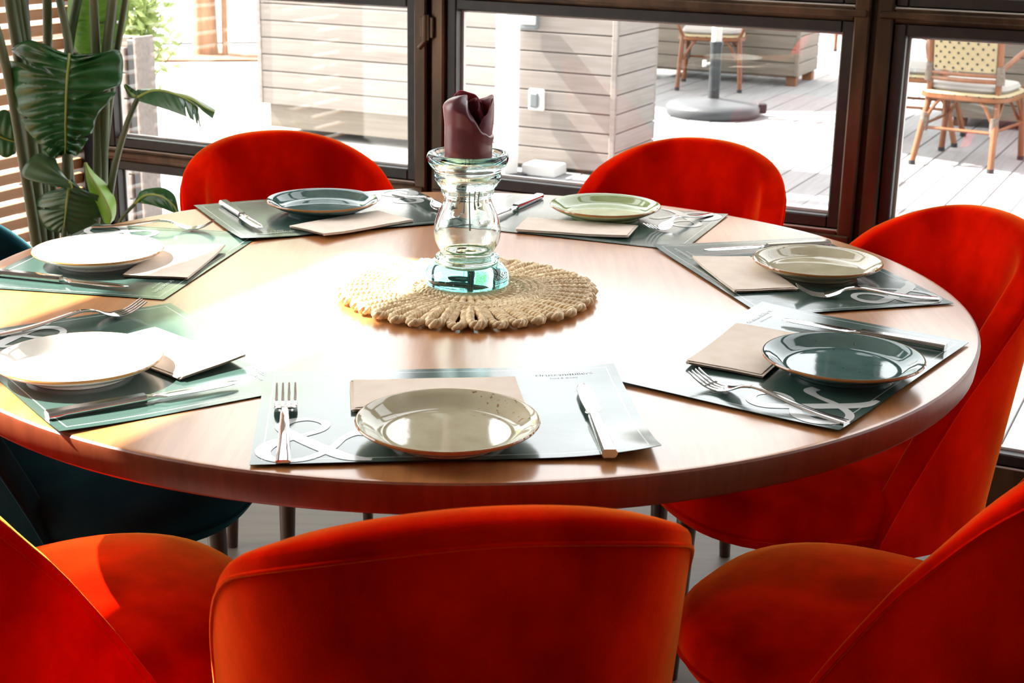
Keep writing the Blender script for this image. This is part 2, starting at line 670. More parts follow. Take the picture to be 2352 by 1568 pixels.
# window wall: modules between post grooves
GROOVES = [-2.20, -1.134, -.066, 1.0, 2.066, 3.132, 4.198]
TIERS = [(.137, .530), (.620, 1.018), (1.105, 1.90), (1.99, 2.68)]
SASH = .027
for k in range(6):
    a, c = GROOVES[k], GROOVES[k + 1]
    g = .007
    W = MB()
    PW = .034          # width of a brown upright
    W.box(a + g, a + g + PW, -.040, .035, .0, CEIL, .004)
    W.box(c - g - PW, c - g, -.040, .035, .0, CEIL, .004)
    zs = [0.0] + [z for t in TIERS for z in (t[0] - SASH, t[1] + SASH)] + [CEIL]
    for i in range(0, len(zs), 2):
        W.box(a + g + PW, c - g - PW, -.034, .030, zs[i], zs[i + 1], .004)
    # raised lip along every rail and upright, the profile the photograph shows
    for i in range(2, len(zs) - 2, 2):
        zm = (zs[i] + zs[i + 1]) / 2
        W.box(a + g + .006, c - g - .006, -.046, -.034, zm - .008, zm + .008, .003)
    win = struct(W.xf(ROOM).build('window_%d' % (k + 1), M['brown_metal'], None, smooth=False))
    ul, ur = a + g + PW, c - g - PW
    for j, (z0, z1) in enumerate(TIERS):
        S = MB()
        S.box(ul, ul + SASH, -.026, .018, z0 - SASH, z1 + SASH, .003)
        S.box(ur - SASH, ur, -.026, .018, z0 - SASH, z1 + SASH, .003)
        S.box(ul + SASH, ur - SASH, -.026, .018, z0 - SASH, z0, .003)
        S.box(ul + SASH, ur - SASH, -.026, .018, z1, z1 + SASH, .003)
        s = S.xf(ROOM).build('sash', M['black_sash'], win, smooth=False)
        MB().box(ul, ur, -.033, -.020, z0 - SASH - .007, z0 - SASH, .002).xf(ROOM).build('sill_lip', M['lit_lip_metal'], s, smooth=False)  # pale colour stands for light caught along the lip
        MB().box(ul + SASH - .004, ur - SASH + .004, -.003, .003, z0 - .004, z1 + .004).xf(ROOM).build('pane', M['window_glass'], s, smooth=False)
        B = MB()
        e = .006
        B.box(ul + SASH, ur - SASH, .004, .016, z0, z0 + e).box(ul + SASH, ur - SASH, .004, .016, z1 - e, z1)
        B.box(ul + SASH, ul + SASH + e, .004, .016, z0 + e, z1 - e).box(ur - SASH - e, ur - SASH, .004, .016, z0 + e, z1 - e)
        B.xf(ROOM).build('glazing_bead', M['white_paint'], s, smooth=False)  # the bead's white stands for light along the bevel
for k, gu in enumerate(GROOVES[:6]):
    struct(rbox('trim_%d' % (k + 1), M['black_sash'], gu - .007, gu + .007, -.018, .03, 0, CEIL))
# hinge on the upright beside the middle window
hg = MB().tube([(-1.134, -.052, 1.005), (-1.134, -.052, .945)], .009, 10)
hg.box(-1.152, -1.116, -.050, -.040, .950, 1.0, .002).tube([(-1.134, -.052, .945), (-1.150, -.056, .925)], .006, 8)
hg.xf(ROOM).build('latch', M['brown_metal'], bpy.data.objects['window_1'])

# slat wall (left) : a bay of horizontal slats, then tall glazing
LW = CORNER - .0
wl_ = MB()
wl_.box(LW - .05, LW, -1.40, -1.34, 0, CEIL, .003)                # end post of the slat bay
wl_.box(LW - .03, LW + .0, -.26, -.22, 0, CEIL, .003)             # mid post
wl_.box(LW - .05, LW, -.05, 0, 0, CEIL, .003)
wl_.box(LW - .05, LW, -1.34, -.05, 0, .06)
wall_left = struct(wl_.xf(ROOM).build('wall_left', M['black_sash'], None, smooth=False))
slat_me = MB().box(-.667, .667, -.008, .008, -.0145, .0145, .002).mesh('slat', M['slat_wood'], False)
nsl = 0
z = .085
while z < CEIL - .02:
    s = link('slat', slat_me, wall_left)
    p = wl(LW - .022, -.70, z)
    s.matrix_world = Matrix.Translation(p) @ Matrix.Rotation(math.radians(-25.8) + PI / 2, 4, 'Z') @ Matrix.Rotation(math.radians(8), 4, 'X')
    z += .0415
    nsl += 1
# tall glazing of the left wall (sunlight enters here)
G = MB()
LV = [-1.40, -2.85]
wp = rbox('wall_left_plain', M['room_paint'], LW - .06, LW, -VMAX, -2.85, 0, CEIL)  # unseen stretch, made solid to cut the light on the front chair
struct(wp)
for i, v in enumerate(LV):
    G.box(LW - .05, LW, v - .03, v, 0, CEIL, .003)
for z0, z1 in ((0, .12), (1.92, 2.03), (2.30, 2.43), (2.716, CEIL)):  # unseen rail below the transom bar added to shade the teal seat
    G.box(LW - .05, LW, -2.85, -1.43, z0, z1, .003)
w7 = struct(G.xf(ROOM).build('window_7', M['brown_metal'], None, smooth=False))
for i in range(1):
    for z0, z1 in ((.12, 1.92), (2.03, 2.30), (2.43, 2.716)):
        MB().box(LW - .028, LW - .022, LV[i + 1], LV[i] - .03, z0, z1).xf(ROOM).build('pane', M['window_glass'], w7, smooth=False)

# ------------------------------------------------------------------ terrace outside
ground = struct(MB().box(-16, 22, -4, 26, -.20, -.045).build('paving', M['paving'], None, smooth=False))
road = MB()
road.box(-30, 30, 0, 9, -.044, -.030)
struct(road.xf(Matrix.Translation((-2.6, 10.6, 0)) @ Matrix.Rotation(math.radians(17), 4, 'Z')).build('road', M['asphalt'], None, smooth=False))
terrace = struct(rbox('terrace', M['dark_rubber'], -3.05, 4.4, .12, 9.3, -.044, -.030))
PITCH = .137
nb = int((4.4 + 3.05) / PITCH)
bm_cache = {}
for i in range(nb):
    u = -3.05 + PITCH * (i + .5)
    cut = [.12, .12 + 2.2 + 1.9 * ((i * 37) % 10) / 10, 6.3 + 1.3 * ((i * 53) % 7) / 7, 9.3]
    for a, c in zip(cut, cut[1:]):
        key = round(c - a, 3)
        if key not in bm_cache:
            bm_cache[key] = MB().box(-PITCH / 2 + .003, PITCH / 2 - .003, -key / 2 + .002, key / 2 - .002, -.028, 0, .002).mesh('board', M['deck_wood'], False)
        o = link('board', bm_cache[key], terrace)
        o.matrix_world = Matrix.Translation(wl(u, (a + c) / 2, -.001 * ((i * 7) % 3))) @ Matrix.Rotation(math.radians(-25.8), 4, 'Z')


def planter(name, label, u0, u1, n0, n1, h, m, plinth=.10, base=0.0, feet=False, pitch=.0895, inset=.04, sides=(1, 1, 1, 1), soil=True):
    t = thing(name, label, 'planter', wl((u0 + u1) / 2, (n0 + n1) / 2, base), math.radians(-25.8))
    W_, D_ = (u1 - u0) / 2, (n1 - n0) / 2
    MB().box(-W_ + inset, W_ - inset, -D_ + inset, D_ - inset, 0.0 if not feet else .05, h - .05).build('body', M['grey_planter_wood'], t, smooth=False)
    if feet:
        for sx in (-1, 1):
            for sy in (-1, 1):
                MB().box(sx * (W_ - .05) - .035, sx * (W_ - .05) + .035, sy * (D_ - .05) - .035, sy * (D_ - .05) + .035, 0, plinth, .003).build('foot', M['foot_wood'], t, smooth=False)
    nbd = int((h - plinth) / pitch)
    fm = MB().box(-W_, W_, -.011, .011, 0, pitch - .005, .0025).mesh('board', m, False)
    sm = MB().box(-D_ + .022, D_ - .022, -.011, .011, 0, pitch - .005, .0025).mesh('board', m, False)
    for i in range(nbd):
        zz = plinth + i * pitch
        for (on, me, x, y, rz) in ((sides[0], fm, 0, -D_ + .011, 0), (sides[1], sm, W_ - .011, 0, PI / 2), (sides[2], fm, 0, D_ - .011, PI), (sides[3], sm, -W_ + .011, 0, -PI / 2)):
            if on:
                b_ = link('board', me, t)
                b_.location = (x, y, zz)
                b_.rotation_euler = (random.uniform(-.004, .004), 0, rz)
    for sx in (-1, 1):
        MB().box(sx * (W_ - .012) - .012, sx * (W_ - .012) + .012, -D_ - .006, -D_ + .012, plinth, plinth + nbd * pitch, .002).build('corner_strip', m, t, smooth=False)
    if soil:
        MB().box(-W_ + .03, W_ - .03, -D_ + .03, D_ - .03, h - .06, h - .03).build('soil', M['soil'], t, smooth=False)
    return t


planter('wooden_planter', 'tall pale timber planter box behind the left window, dark plinth under it', -4.17, -3.12, 3.52, 4.10, 1.30, M['planter_wood'], .13)
pb = planter('wooden_planter', 'tall pale timber planter box behind the middle window, carrying two sockets', -2.98, -1.935, 3.157, 3.68, 1.30, M['planter_wood'], .02)
planter('wooden_planter', 'low weathered grey timber planter on feet behind the parasol stand', -3.45, -2.095, 6.82, 7.32, .62, M['grey_planter_wood'], .07, feet=True)
planter('wooden_planter', 'weathered grey timber planter behind the nearest rattan chair', -.86, 1.30, 5.65, 6.2, .62, M['grey_planter_wood'], .05, feet=True)
pc = thing('timber_screen', 'narrow timber board screen right outside the glass beside the potted plant', 'screen', wl(-3.12, .95, 0), math.radians(-25.8))
MB().box(-.30, .26, -.030, .030, 0, .77).build('core', M['grey_planter_wood'], pc, smooth=False)
sb_me = MB().box(-.30, .255, -.011, .011, 0, .0845, .0025).mesh('board', M['planter_wood'], False)
for i in range(8):
    for yy in (-.041, .041):
        o = link('board', sb_me, pc)
        o.location = (0, yy, .025 + i * .0895)
MB().box(.262, .292, -.045, .045, 0, .765, .003).build('channel', M['dark_metal'], pc, smooth=False)
MB().box(.292, .306, -.05, .05, 0, .775, .003).build('end_post', M['planter_wood'], pc, smooth=False)

# feathery shrub behind the screen
sp = MB()
sp.tube([(0, 0, 0), (.01, 0, .35), (0, 0, .62)], .012, 8)
for i in range(90):
    a = random.uniform(0, 2 * PI)
    bx, by = random.uniform(-.03, .03), random.uniform(-.03, .03)
    hh = random.uniform(.74, 1.2)
    rr_ = random.uniform(.03, .19)
    tip = Vector((bx + rr_ * math.cos(a), by + rr_ * math.sin(a), hh))
    sp.tube([(bx, by, hh * .45), (bx * .8 + tip.x * .2, by * .8 + tip.y * .2, hh * .8), tip], .002, 4)
    for q in range(7):
        c_ = Vector((bx, by, hh * .6)).lerp(tip, .3 + .7 * q / 6)
        d = Vector((random.uniform(-1, 1), random.uniform(-1, 1), random.uniform(-.4, .8))).normalized()
        s = d.orthogonal().normalized() * .012
        sp.add([c_, c_ + d * .025 + s, c_ + d * .055, c_ + d * .025 - s], [(0, 1, 2, 3)])
spo = sp.build('feathery_shrub', M['foliage'], None)
spo.location = wl(-3.20, 1.38, -.04)
tag(spo, 'pale green feathery shrub behind the narrow timber screen outside the glass', 'shrub')

# sockets on the middle planter
p_ = thing('socket_box', 'upper dark grey socket box on the middle timber planter', 'socket', wl(-2.375, 3.148, .70), math.radians(-25.8))
MB().box(-.055, .055, -.045, .0, -.045, .05, .008).build('housing', M['grey_plastic'], p_, smooth=False)
MB().box(-.02, .055, -.056, -.045, -.02, .04, .004).build('flap', M['pale_plastic'], p_, smooth=False)
p_ = thing('socket_box', 'lower white framed socket with dark flap on the middle timber planter', 'socket', wl(-2.325, 3.148, .333), math.radians(-25.8))
MB().box(-.04, .04, -.02, .0, -.05, .05, .006).build('frame', M['pale_plastic'], p_, smooth=False)
MB().box(-.030, .016, -.034, -.02, -.036, .036, .008).build('flap', M['grey_plastic'], p_, smooth=False)

t = thing('square_post', 'white square post standing in front of the middle timber planter', 'post', (.035, 4.82, 0), math.radians(-52))
MB().box(-.04, .04, -.04, .04, .012, 2.6, .003).build('shaft', M['white_paint'], t, smooth=False)
MB().box(-.07, .07, -.07, .07, 0, .012).build('base_plate', M['dark_metal'], t, smooth=False)

blk = MB().box(-.085, .085, -.07, .07, 0, .05, .005).build('concrete_block', M['white_paint'], None, smooth=False)
blk.location = wl(-2.245, 3.065, 0)
blk.rotation_euler = (0, 0, math.radians(-25.8))
tag(blk, 'pale concrete block at the foot of the middle timber planter', 'block')

# tree, stake, pit
t = thing('street_tree', 'brown tree trunk in a square pit beyond the left window', 'tree', (-2.36, 9.8, -.04))
MB().tube(catmull([(0, 0, -.05), (.0, .01, .6), (.03, 0, 1.5), (.0, .02, 2.6)], 14), [.10 - .0028 * i for i in range(14)], 14).build('trunk', M['bark'], t)
fb = MB()
for i in range(900):
    d = Vector((random.gauss(0, 1), random.gauss(0, 1), random.gauss(0, .7))).normalized() * random.uniform(.5, 1.25)
    c_ = Vector((0, 0, 3.2)) + d
    e = Vector((random.uniform(-1, 1), random.uniform(-1, 1), random.uniform(-1, 1))).normalized()
    s = e.orthogonal().normalized() * .05
    fb.add([c_, c_ + e * .09 + s, c_ + e * .18, c_ + e * .09 - s], [(0, 1, 2, 3)])
fo = fb.build('crown', M['foliage'], t)
fo['kind'] = 'stuff'
MB().box(-.42, .42, -.42, .42, .0, .012).xf(Matrix.Rotation(.2, 4, 'Z')).build('soil_pit', M['soil'], t, smooth=False)
stk = MB().tube([(0, 0, 0), (.02, 0, 1.35)], .024, 10).build('tree_stake', M['bark'], None)
stk.location = (-2.205, 9.78, -.03)
tag(stk, 'thin wooden stake standing right beside the street tree trunk', 'stake')

# parasol
t = thing('parasol', 'parasol with grey round base and two-tone pole outside the middle window', 'parasol', (1.245, 6.84, 0))
MB().lathe([(0, .0), (.268, .0), (.276, .012), (.276, .05), (.262, .068), (.20, .082), (.06, .095), (.045, .10), (0, .10)], 56).build('base', simple('parasol_base_grey', (.045, .048, .053), .45), t)
MB().box(.26, .315, -.03, .03, .015, .075, .006).build('handle', M['dark_rubber'], t, smooth=False)
MB().lathe([(0, .09), (.034, .09), (.034, .40), (.038, .41), (.038, .43), (0, .43)], 24).build('lower_tube', M['dark_metal'], t)
MB().lathe([(0, .43), (.030, .43), (.030, 2.55), (0, 2.55)], 24).build('pole', M['white_paint'], t)
MB().tube([(-.03, 0, .30), (-.065, -.01, .30)], .008, 8).tube([(-.065, -.01, .285), (-.065, -.01, .32)], .012, 8).build('knob', M['pale_plastic'], t)
cn = MB()
nseg = 8
top = Vector((0, 0, 2.6))
rim = [Vector((1.25 * math.cos(2 * PI * (i + .5) / nseg), 1.25 * math.sin(2 * PI * (i + .5) / nseg), 2.15)) for i in range(nseg)]
cn.add([top] + rim, [(0, i + 1, (i + 1) % nseg + 1) for i in range(nseg)])
cn.add([top - Vector((0, 0, .006))] + [r - Vector((0, 0, .006)) for r in rim], [(0, (i + 1) % nseg + 1, i + 1) for i in range(nseg)])
cn.build('canopy', M['canopy_cloth'], t, smooth=False)

t['group'] = 'parasols on the terrace'
copy_tree(t, (-.47, 8.95, 0), 0, 'unseen second parasol behind the tall timber planter, added to shade the deck')  # added out of view so its canopy shades the low grey planter


# ------------------------------------------------------------------ rattan bistro chairs
def bistro(label, loc, rz):
    t = thing('bistro_chair', label, 'chair', loc, rz, 'rattan bistro chairs on the terrace')
    C_ = M['rattan_cane']
    sh = .352
    for sx in (-1, 1):
        # rear leg runs up into the back upright
        MB().tube(catmull([(sx * .195, -.26, .012), (sx * .175, -.195, .24), (sx * .168, -.175, sh), (sx * .168, -.205, .60), (sx * .165, -.27, .86)], 16), .0155, 10).build('rear_leg', C_, t)
        MB().tube(catmull([(sx * .205, .22, .012), (sx * .192, .20, .25), (sx * .185, .185, sh)], 8), .0155, 10).build('front_leg', C_, t)
        for yy in (-.26, .22):
            MB().tube([(sx * (.195 if yy < 0 else .205), yy, 0), (sx * (.195 if yy < 0 else .205), yy, .02)], .0175, 10).build('foot_cap', M['dark_rubber'], t)
        # armrest
        MB().tube(catmull([(sx * .17, -.188, .47), (sx * .235, -.07, .56), (sx * .265, .10, .585), (sx * .24, .20, .49), (sx * .187, .185, sh)], 18), .0125, 8).build('armrest', C_, t)
        # side braces
        MB().tube(catmull([(sx * .178, -.20, .20), (sx * .176, -.10, .325), (sx * .178, 0, .35), (sx * .184, .10, .325), (sx * .195, .20, .20)], 16), .009, 8).build('brace', C_, t)
        MB().tube([(sx * .180, -.21, .19), (sx * .198, .20, .19)], .008, 8).build('stretcher', C_, t)
        for zz, yy in ((.21, -.198), (.455, -.184)):
            MB().tube([(sx * .176, yy, zz - .045), (sx * .169, yy, zz + .045)], .0215, 10).build('binding', M['cane_wrap'], t)
    for yy in (-.205, .20):
        MB().tube(catmull([(-.178, yy, .20), (-.10, yy, .325), (0, yy, .35), (.10, yy, .325), (.178, yy, .20)], 16), .009, 8).build('brace', C_, t)
    MB().tube([(-.18, -.20, .18), (.18, -.20, .18)], .008, 8).build('stretcher', C_, t)
    # seat
    MB().lathe([(0, sh - .012), (.20, sh - .012), (.215, sh), (.21, sh + .012), (0, sh + .014)], 40, lambda a: 1.0 / (abs(math.cos(a)) ** 5 + abs(math.sin(a)) ** 5) ** .2).build('seat', M['cream_weave'], t)
    MB().lathe([(.205, sh - .03), (.222, sh - .022), (.222, sh - .004), (.205, sh - .004)], 40, lambda a: 1.0 / (abs(math.cos(a)) ** 5 + abs(math.sin(a)) ** 5) ** .2).build('seat_rail', C_, t)
    ws = MB()
    for i in range(48):
        a = 2 * PI * i / 48
        k = .2165 / (abs(math.cos(a)) ** 5 + abs(math.sin(a)) ** 5) ** .2
        ws.add([(k * math.cos(a + q), k * math.sin(a + q), sh + zz) for q, zz in ((-.022, .002), (.022, .002), (.022, -.02), (-.022, -.02))], [(0, 1, 2, 3)] if i % 2 else [])
    ws.build('seat_edge_weave', M['black_weave'], t)
    MB().lathe([(0, sh + .012), (.185, sh + .012), (.20, sh + .028), (.19, sh + .045), (.12, sh + .052), (0, sh + .054)], 40, lambda a: 1.0 / (abs(math.cos(a)) ** 4 + abs(math.sin(a)) ** 4) ** .25).build('cushion', M['cushion_cloth'], t)
    # woven back
    def back(x, z_):
        f = (z_ - .44) / .42
        return Vector((x, -.190 - .075 * f - .03 * (1 - (x / .155) ** 2), z_))
    MB().tube([back(-.158 + .316 * i / 8, .425) for i in range(9)], .011, 8).build('back_rail', C_, t)
    MB().tube([back(-.158 + .316 * i / 8, .452) for i in range(9)], .009, 8).build('back_rail', C_, t)
    MB().tube(catmull([(-.165, -.27, .86), (-.11, -.295, .91), (0, -.305, .93), (.11, -.295, .91), (.165, -.27, .86)], 16), .0155, 10).build('top_rail', C_, t)
    sheet = MB()
    n_, m_ = 14, 16
    for off in (0, .006):
        rows = []
        for j in range(m_ + 1):
            zz = .468 + (.89 - .468) * j / m_
            rows.append([back(-.152 + .304 * i / n_, zz) + Vector((0, off, 0)) for i in range(n_ + 1)])
        sheet.grid(rows)
    sheet.build('back_weave', M['cream_weave'], t)
    dots = MB()
    for j in range(15):
        for i in range(13):
            if (i + j) % 2:
                continue
            for sgn in (-.004, .010):
                c_ = back(-.138 + .276 * i / 12, .482 + .0245 * j) + Vector((0, sgn, 0))
                r = .0072
                dots.add([c_ + Vector((-r, 0, 0)), c_ + Vector((0, 0, -r)), c_ + Vector((r, 0, 0)), c_ + Vector((0, 0, r))], [(0, 1, 2, 3)])
    dots.build('weave_pattern', M['black_weave'], t)
    return t


ch = bistro('nearest rattan bistro chair seen from behind through the right window', (2.352, 5.42, 0), math.radians(56.6 - 90))
copy_tree(ch, (2.24, 6.13, 0), math.radians(67.5), 'rattan bistro chair beyond the nearest one, at left edge of the right window')
copy_tree(ch, (3.12, 5.60, 0), math.radians(60), 'rattan bistro chair at the right edge of the frame, beside the grey planter')
copy_tree(ch, (1.38, 8.10, 0), math.radians(170), 'rattan bistro chair behind the parasol pole')
copy_tree(ch, (2.75, 10.2, 0), math.radians(150), 'farthest rattan bistro chair, beyond the end of the low grey planter')

# ------------------------------------------------------------------ table
TR, TZ = .7226, .75
tb = thing('round_table', 'large round wooden dining table with thick rounded edge', 'table')
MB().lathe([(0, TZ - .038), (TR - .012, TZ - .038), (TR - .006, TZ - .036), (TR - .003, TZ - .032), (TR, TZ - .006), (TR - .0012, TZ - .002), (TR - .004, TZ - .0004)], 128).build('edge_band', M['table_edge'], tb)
MB().lathe([(0, TZ - .004), (TR - .004, TZ - .004), (TR - .004, TZ - .0003), (TR - .006, TZ), (TR - .009, TZ), (TR - .02, TZ), (.3, TZ), (0, TZ)], 128).build('tabletop', M['table_wood'], tb)
MB().lathe([(0, 0), (.30, 0), (.30, .02), (.27, .03), (.07, .045), (.06, .06), (.06, .66), (.09, .69), (.2, .712), (0, .712)], 48).build('pedestal', M['dark_metal'], tb)

# ------------------------------------------------------------------ chairs
AX, AY, PW_ = .224, .235, 2.6
PHI = math.radians(99)
HT, ZB = .828, .36


def plan(phi):
    c, s = math.cos(phi), math.sin(phi)
    return (AX * math.copysign(abs(s) ** (2 / PW_), s), -AY * math.copysign(abs(c) ** (2 / PW_), c))


def shell_param(n=57):
    """points along the plan with arc length"""
    raw = [plan(-PHI + 2 * PHI * i / 400) for i in range(401)]
    L = [0]
    for a, b in zip(raw, raw[1:]):
        L.append(L[-1] + math.hypot(b[0] - a[0], b[1] - a[1]))
    tot = L[-1]
    out = []
    for i in range(n):
        x = i / (n - 1)
        tgt = tot * x
        k = max(j for j in range(401) if L[j] <= tgt + 1e-12)
        k = min(k, 399)
        f = (tgt - L[k]) / (L[k + 1] - L[k])
        p = (lerp(raw[k][0], raw[k + 1][0], f), lerp(raw[k][1], raw[k + 1][1], f))
        d = (raw[k + 1][0] - raw[k][0], raw[k + 1][1] - raw[k][1])
        l = math.hypot(*d)
        nrm = (d[1] / l, -d[0] / l)       # outward
        out.append((p, nrm, 2 * x - 1))
    return out


def chair_point(p, nrm, off, z):
    x, y = p[0] + nrm[0] * off, p[1] + nrm[1] * off
    f = z - .42
    lean = .17 if f > 0 else .10
    return Vector((x * (1 + .10 * f), y - lean * f * (1.0 if y < 0 else max(0, 1 - y / .12)), z))


def ztop(p, s):
    """top edge: a low crown over the back, then the straight slanting wing edge"""
    crown = HT - .002 - .085 * min(1.2, abs(s) / .62) ** 2.1
    wing = (.2276 - p[1]) / .41
    k = .15
    h = max(0, min(1, .5 + .5 * (wing - crown) / k))
    return lerp(wing, crown, h) - k * h * (1 - h)


TH = .046


def make_chair(vel, label, loc, rz, group):
    t = thing('dining_chair', label, 'chair', loc, rz, group)
    prm = shell_param()
    rows, seam_o, seam_i = [], [], []
    for p, nrm, s in prm:
        zt = max(ztop(p, s), ZB + .05)
        r = TH / 2
        loop = []
        for k in range(9):
            z_ = lerp(ZB, zt - r * .8, k / 8)
            loop.append(chair_point(p, nrm, 0, z_))
        for k in range(1, 8):
            a = PI * k / 8
            ca, sa = math.cos(a), math.sin(a)
            loop.append(chair_point(p, nrm, -r + r * math.copysign(abs(ca) ** .65, ca), zt - r * .8 + r * .8 * abs(sa) ** .65))
        for k in range(8, -1, -1):
            z_ = lerp(ZB, zt - r * .8, k / 8)
            loop.append(chair_point(p, nrm, -TH - .012 * math.sin(PI * k / 8), z_))
        rows.append(loop)
        seam_o.append(chair_point(p, nrm, .001, zt - r * .95))
        seam_i.append(chair_point(p, nrm, -TH + .004, zt - r * .35))
    b = MB().grid(rows, True)
    n = len(rows[0])
    b.f.append(tuple(range(n)))
    b.f.append(tuple((len(rows) - 1) * n + k for k in reversed(range(n))))
    b.build('backrest', vel, t, angle=60)
    MB().tube(seam_o, .0022, 6).build('piping', vel, t)
    MB().tube(seam_i, .0015, 6).build('piping', vel, t)
    # seat cushion
    sq = lambda a: 1.0 / (abs(math.cos(a)) ** 2.5 + abs(math.sin(a)) ** 2.5) ** .4
    prof = [(0, .375), (.19, .375), (.205, .382), (.212, .400), (.213, .420), (.209, .436), (.198, .449), (.17, .461), (.12, .470), (.06, .474), (0, .475)]
    MB().lathe(prof, 56, sq).xf(Matrix.Translation((0, .045, 0)) @ Matrix.Diagonal((.99, 1.15, 1, 1))).build('seat', vel, t)
    MB().lathe([(.2125, .398), (.216, .400), (.2125, .403)], 56, sq).xf(Matrix.Translation((0, .045, 0)) @ Matrix.Diagonal((.99, 1.15, 1, 1))).build('seat_piping', vel, t)
    lg = MB().tube([(0, 0, .378), (.01, .012, .0)], [.019, .011], 12).mesh('leg', M['dark_wood'])
    for sx in (-1, 1):
        for sy in (-1, 1):
            l = link('leg', lg, t)
            l.location = (sx * .14, sy * .15 + .02, 0)
            l.rotation_euler = (0, 0, math.atan2(sy, sx) - math.atan2(.012, .01))
    return t


GRP = 'orange velvet dining chairs around the round table'
ch0 = make_chair(M['orange_velvet'], 'orange velvet dining chair with its back to the viewer, front and centre', (.004, -.685, 0), math.radians(11), GRP)


def seat_at(r, pol, turn=0.0):
    a = math.radians(pol)
    return (r * math.cos(a), r * math.sin(a), 0), a + PI / 2 + math.radians(turn)


for r, pol, turn, lab in (
        (.72, -37.0, 0, 'orange velvet chair cut by the right edge, its back in the lower right corner'),
        (.612, 15.5, 8, 'orange velvet chair at the right side of the table, in front of the door glass'),
        (.755, 65.0, -6, 'orange velvet chair on the far side, in front of the middle window'),
        (.74, 113.0, 6, 'orange velvet chair on the far side, in front of the left window'),
        (.668, -138.0, 0, 'orange velvet chair in the lower left corner with a sun patch on its seat')):
    loc, rz = seat_at(r, pol, turn)
    copy_tree(ch0, loc, rz, lab)
loc, rz = seat_at(.612, 171.0)
make_chair(M['teal_velvet'], 'teal velvet dining chair at the left edge, half under the table', loc, rz, None)

# ------------------------------------------------------------------ place settings
ML, MW = .42, .297
AMP = [(.90, .60), (.80, .62), (.70, .50), (.60, .28), (.42, .08), (.20, .06), (.08, .22), (.14, .42), (.34, .56), (.52, .70), (.55, .86), (.42, .96), (.26, .92), (.20, .78), (.30, .60), (.50, .34), (.72, .10), (.92, .03)]
AMPW = [.05, .05, .03, .035, .035, .035, .055, .06, .035, .03, .035, .03, .045, .05, .055, .06, .055, .02]


def ribbon(pts, wid, z):
    n = 90
    wid = [w_ * 1.1 for w_ in wid]
    q = catmull([(a, b, w_) for (a, b), w_ in zip(pts, wid)], n)
    b_ = MB()
    L_, R__ = [], []
    for i in range(n):
        a = q[max(i - 1, 0)]
        c = q[min(i + 1, n - 1)]
        d = Vector((c[0] - a[0], c[1] - a[1], 0)).normalized()
        s = Vector((-d.y, d.x, 0)) * q[i][2]
        p = Vector((q[i][0], q[i][1], 0))
        L_.append(p + s)
        R__.append(p - s)
    b_.grid([L_, R__])
    return b_


def letters(body, size):
    cu = bpy.data.curves.new('lettering', 'FONT')
    cu.body = body
    cu.size = size
    cu.align_x = 'RIGHT'
    o = bpy.data.objects.new('lettering_source', cu)
    COL.objects.link(o)
    bpy.context.view_layer.update()
    me = bpy.data.meshes.new_from_object(o.evaluated_get(bpy.context.evaluated_depsgraph_get()))
    bpy.data.objects.remove(o)
    bpy.data.curves.remove(cu)
    me.name = 'lettering'
    return me


TXT = letters('ciruscandtillers', .0115)
TXT.materials.append(M['white_print'])
TXT2 = letters('food & drinks', .006)
TXT2.materials.append(M['white_print'])


def mat_z(x, y, curls):
    z_ = 0.0
    for (cx, cy, h, rad) in curls:
        d = math.hypot(x - cx, y - cy)
        if d < rad:
            z_ += h * (1 - d / rad) ** 2
    return z_ + .0006 * (1 + noise.noise(Vector((x * 9, y * 9, cx if curls else 0))))


def make_placemat(label, c, ang, z, curls):
    nx, ny = 28, 20
    b_ = MB()
    for dz in (.0007, 0):
        rows = []
        for j in range(ny + 1):
            y = -MW / 2 + MW * j / ny
            rows.append([(-ML / 2 + ML * i / nx, y, mat_z(-ML / 2 + ML * i / nx, y, curls) + dz) for i in range(nx + 1)])
        b_.grid(rows)
    o = b_.build('placemat', M['placemat_print'])
    o.location = (c[0], c[1], z)
    o.rotation_euler = (0, 0, math.radians(ang))
    tag(o, label, 'placemat', 'green glossy placemats laid round the table')
    e = ribbon(AMP, AMPW, 0)
    S_ = .132
    e.v = [Vector((-ML / 2 + .001 + max(0, min(p.x * S_, ML)), -MW / 2 + .001 + max(0, p.y * S_), 0)) for p in e.v]
    e.v = [Vector((p.x, p.y, mat_z(p.x, p.y, curls) + .0012)) for p in e.v]
    e.build('printed_ampersand', M['white_print'], o)
    tz = max(mat_z(ML / 2 - .03 - .01 * k, MW / 2 - .03, curls) for k in range(10)) + .0009
    l = link('printed_lettering', TXT, o)
    l.location = (ML / 2 - .030, MW / 2 - .030, tz)
    l = link('printed_lettering', TXT2, o)
    l.location = (ML / 2 - .05, MW / 2 - .040, tz)
    return o


H, K = ML / 2, MW / 2
MATS = [
    ('bright', 'placemat at the far right setting, under the light green plate', (.2099, .4854), 158.4, .7503, [(-H, -K, .002, .1)]),
    ('lback', 'placemat at the left edge setting, under the farther white plate', (-.5205, .1559), -99.8, .7503, []),
    ('bleft', 'placemat at the far left setting, under the smaller dark teal plate', (-.2424, .504), -153.6, .7518, [(H, K, .004, .12)]),
    ('rback', 'placemat at the right setting, under the smaller beige plate', (.5047, .1336), 106.3, .7516, [(H, K, .002, .1)]),
    ('rfront', 'placemat at the near right setting, under the larger dark teal plate', (.4307, -.3077), 55.2, .7528, [(H, K, .003, .1), (-H, -K, .002, .1)]),
    ('lfront', 'placemat at the near left setting, under the nearer white plate', (-.3977, -.3509), -55.0, .7503, [(H, -K, .004, .12)]),
    ('front', 'placemat at the nearest setting, under the large beige plate', (.0085, -.5186), 6.1, .7524, [(H, -K, .012, .12), (H, K, .004, .1)]),
]
ZM = {}
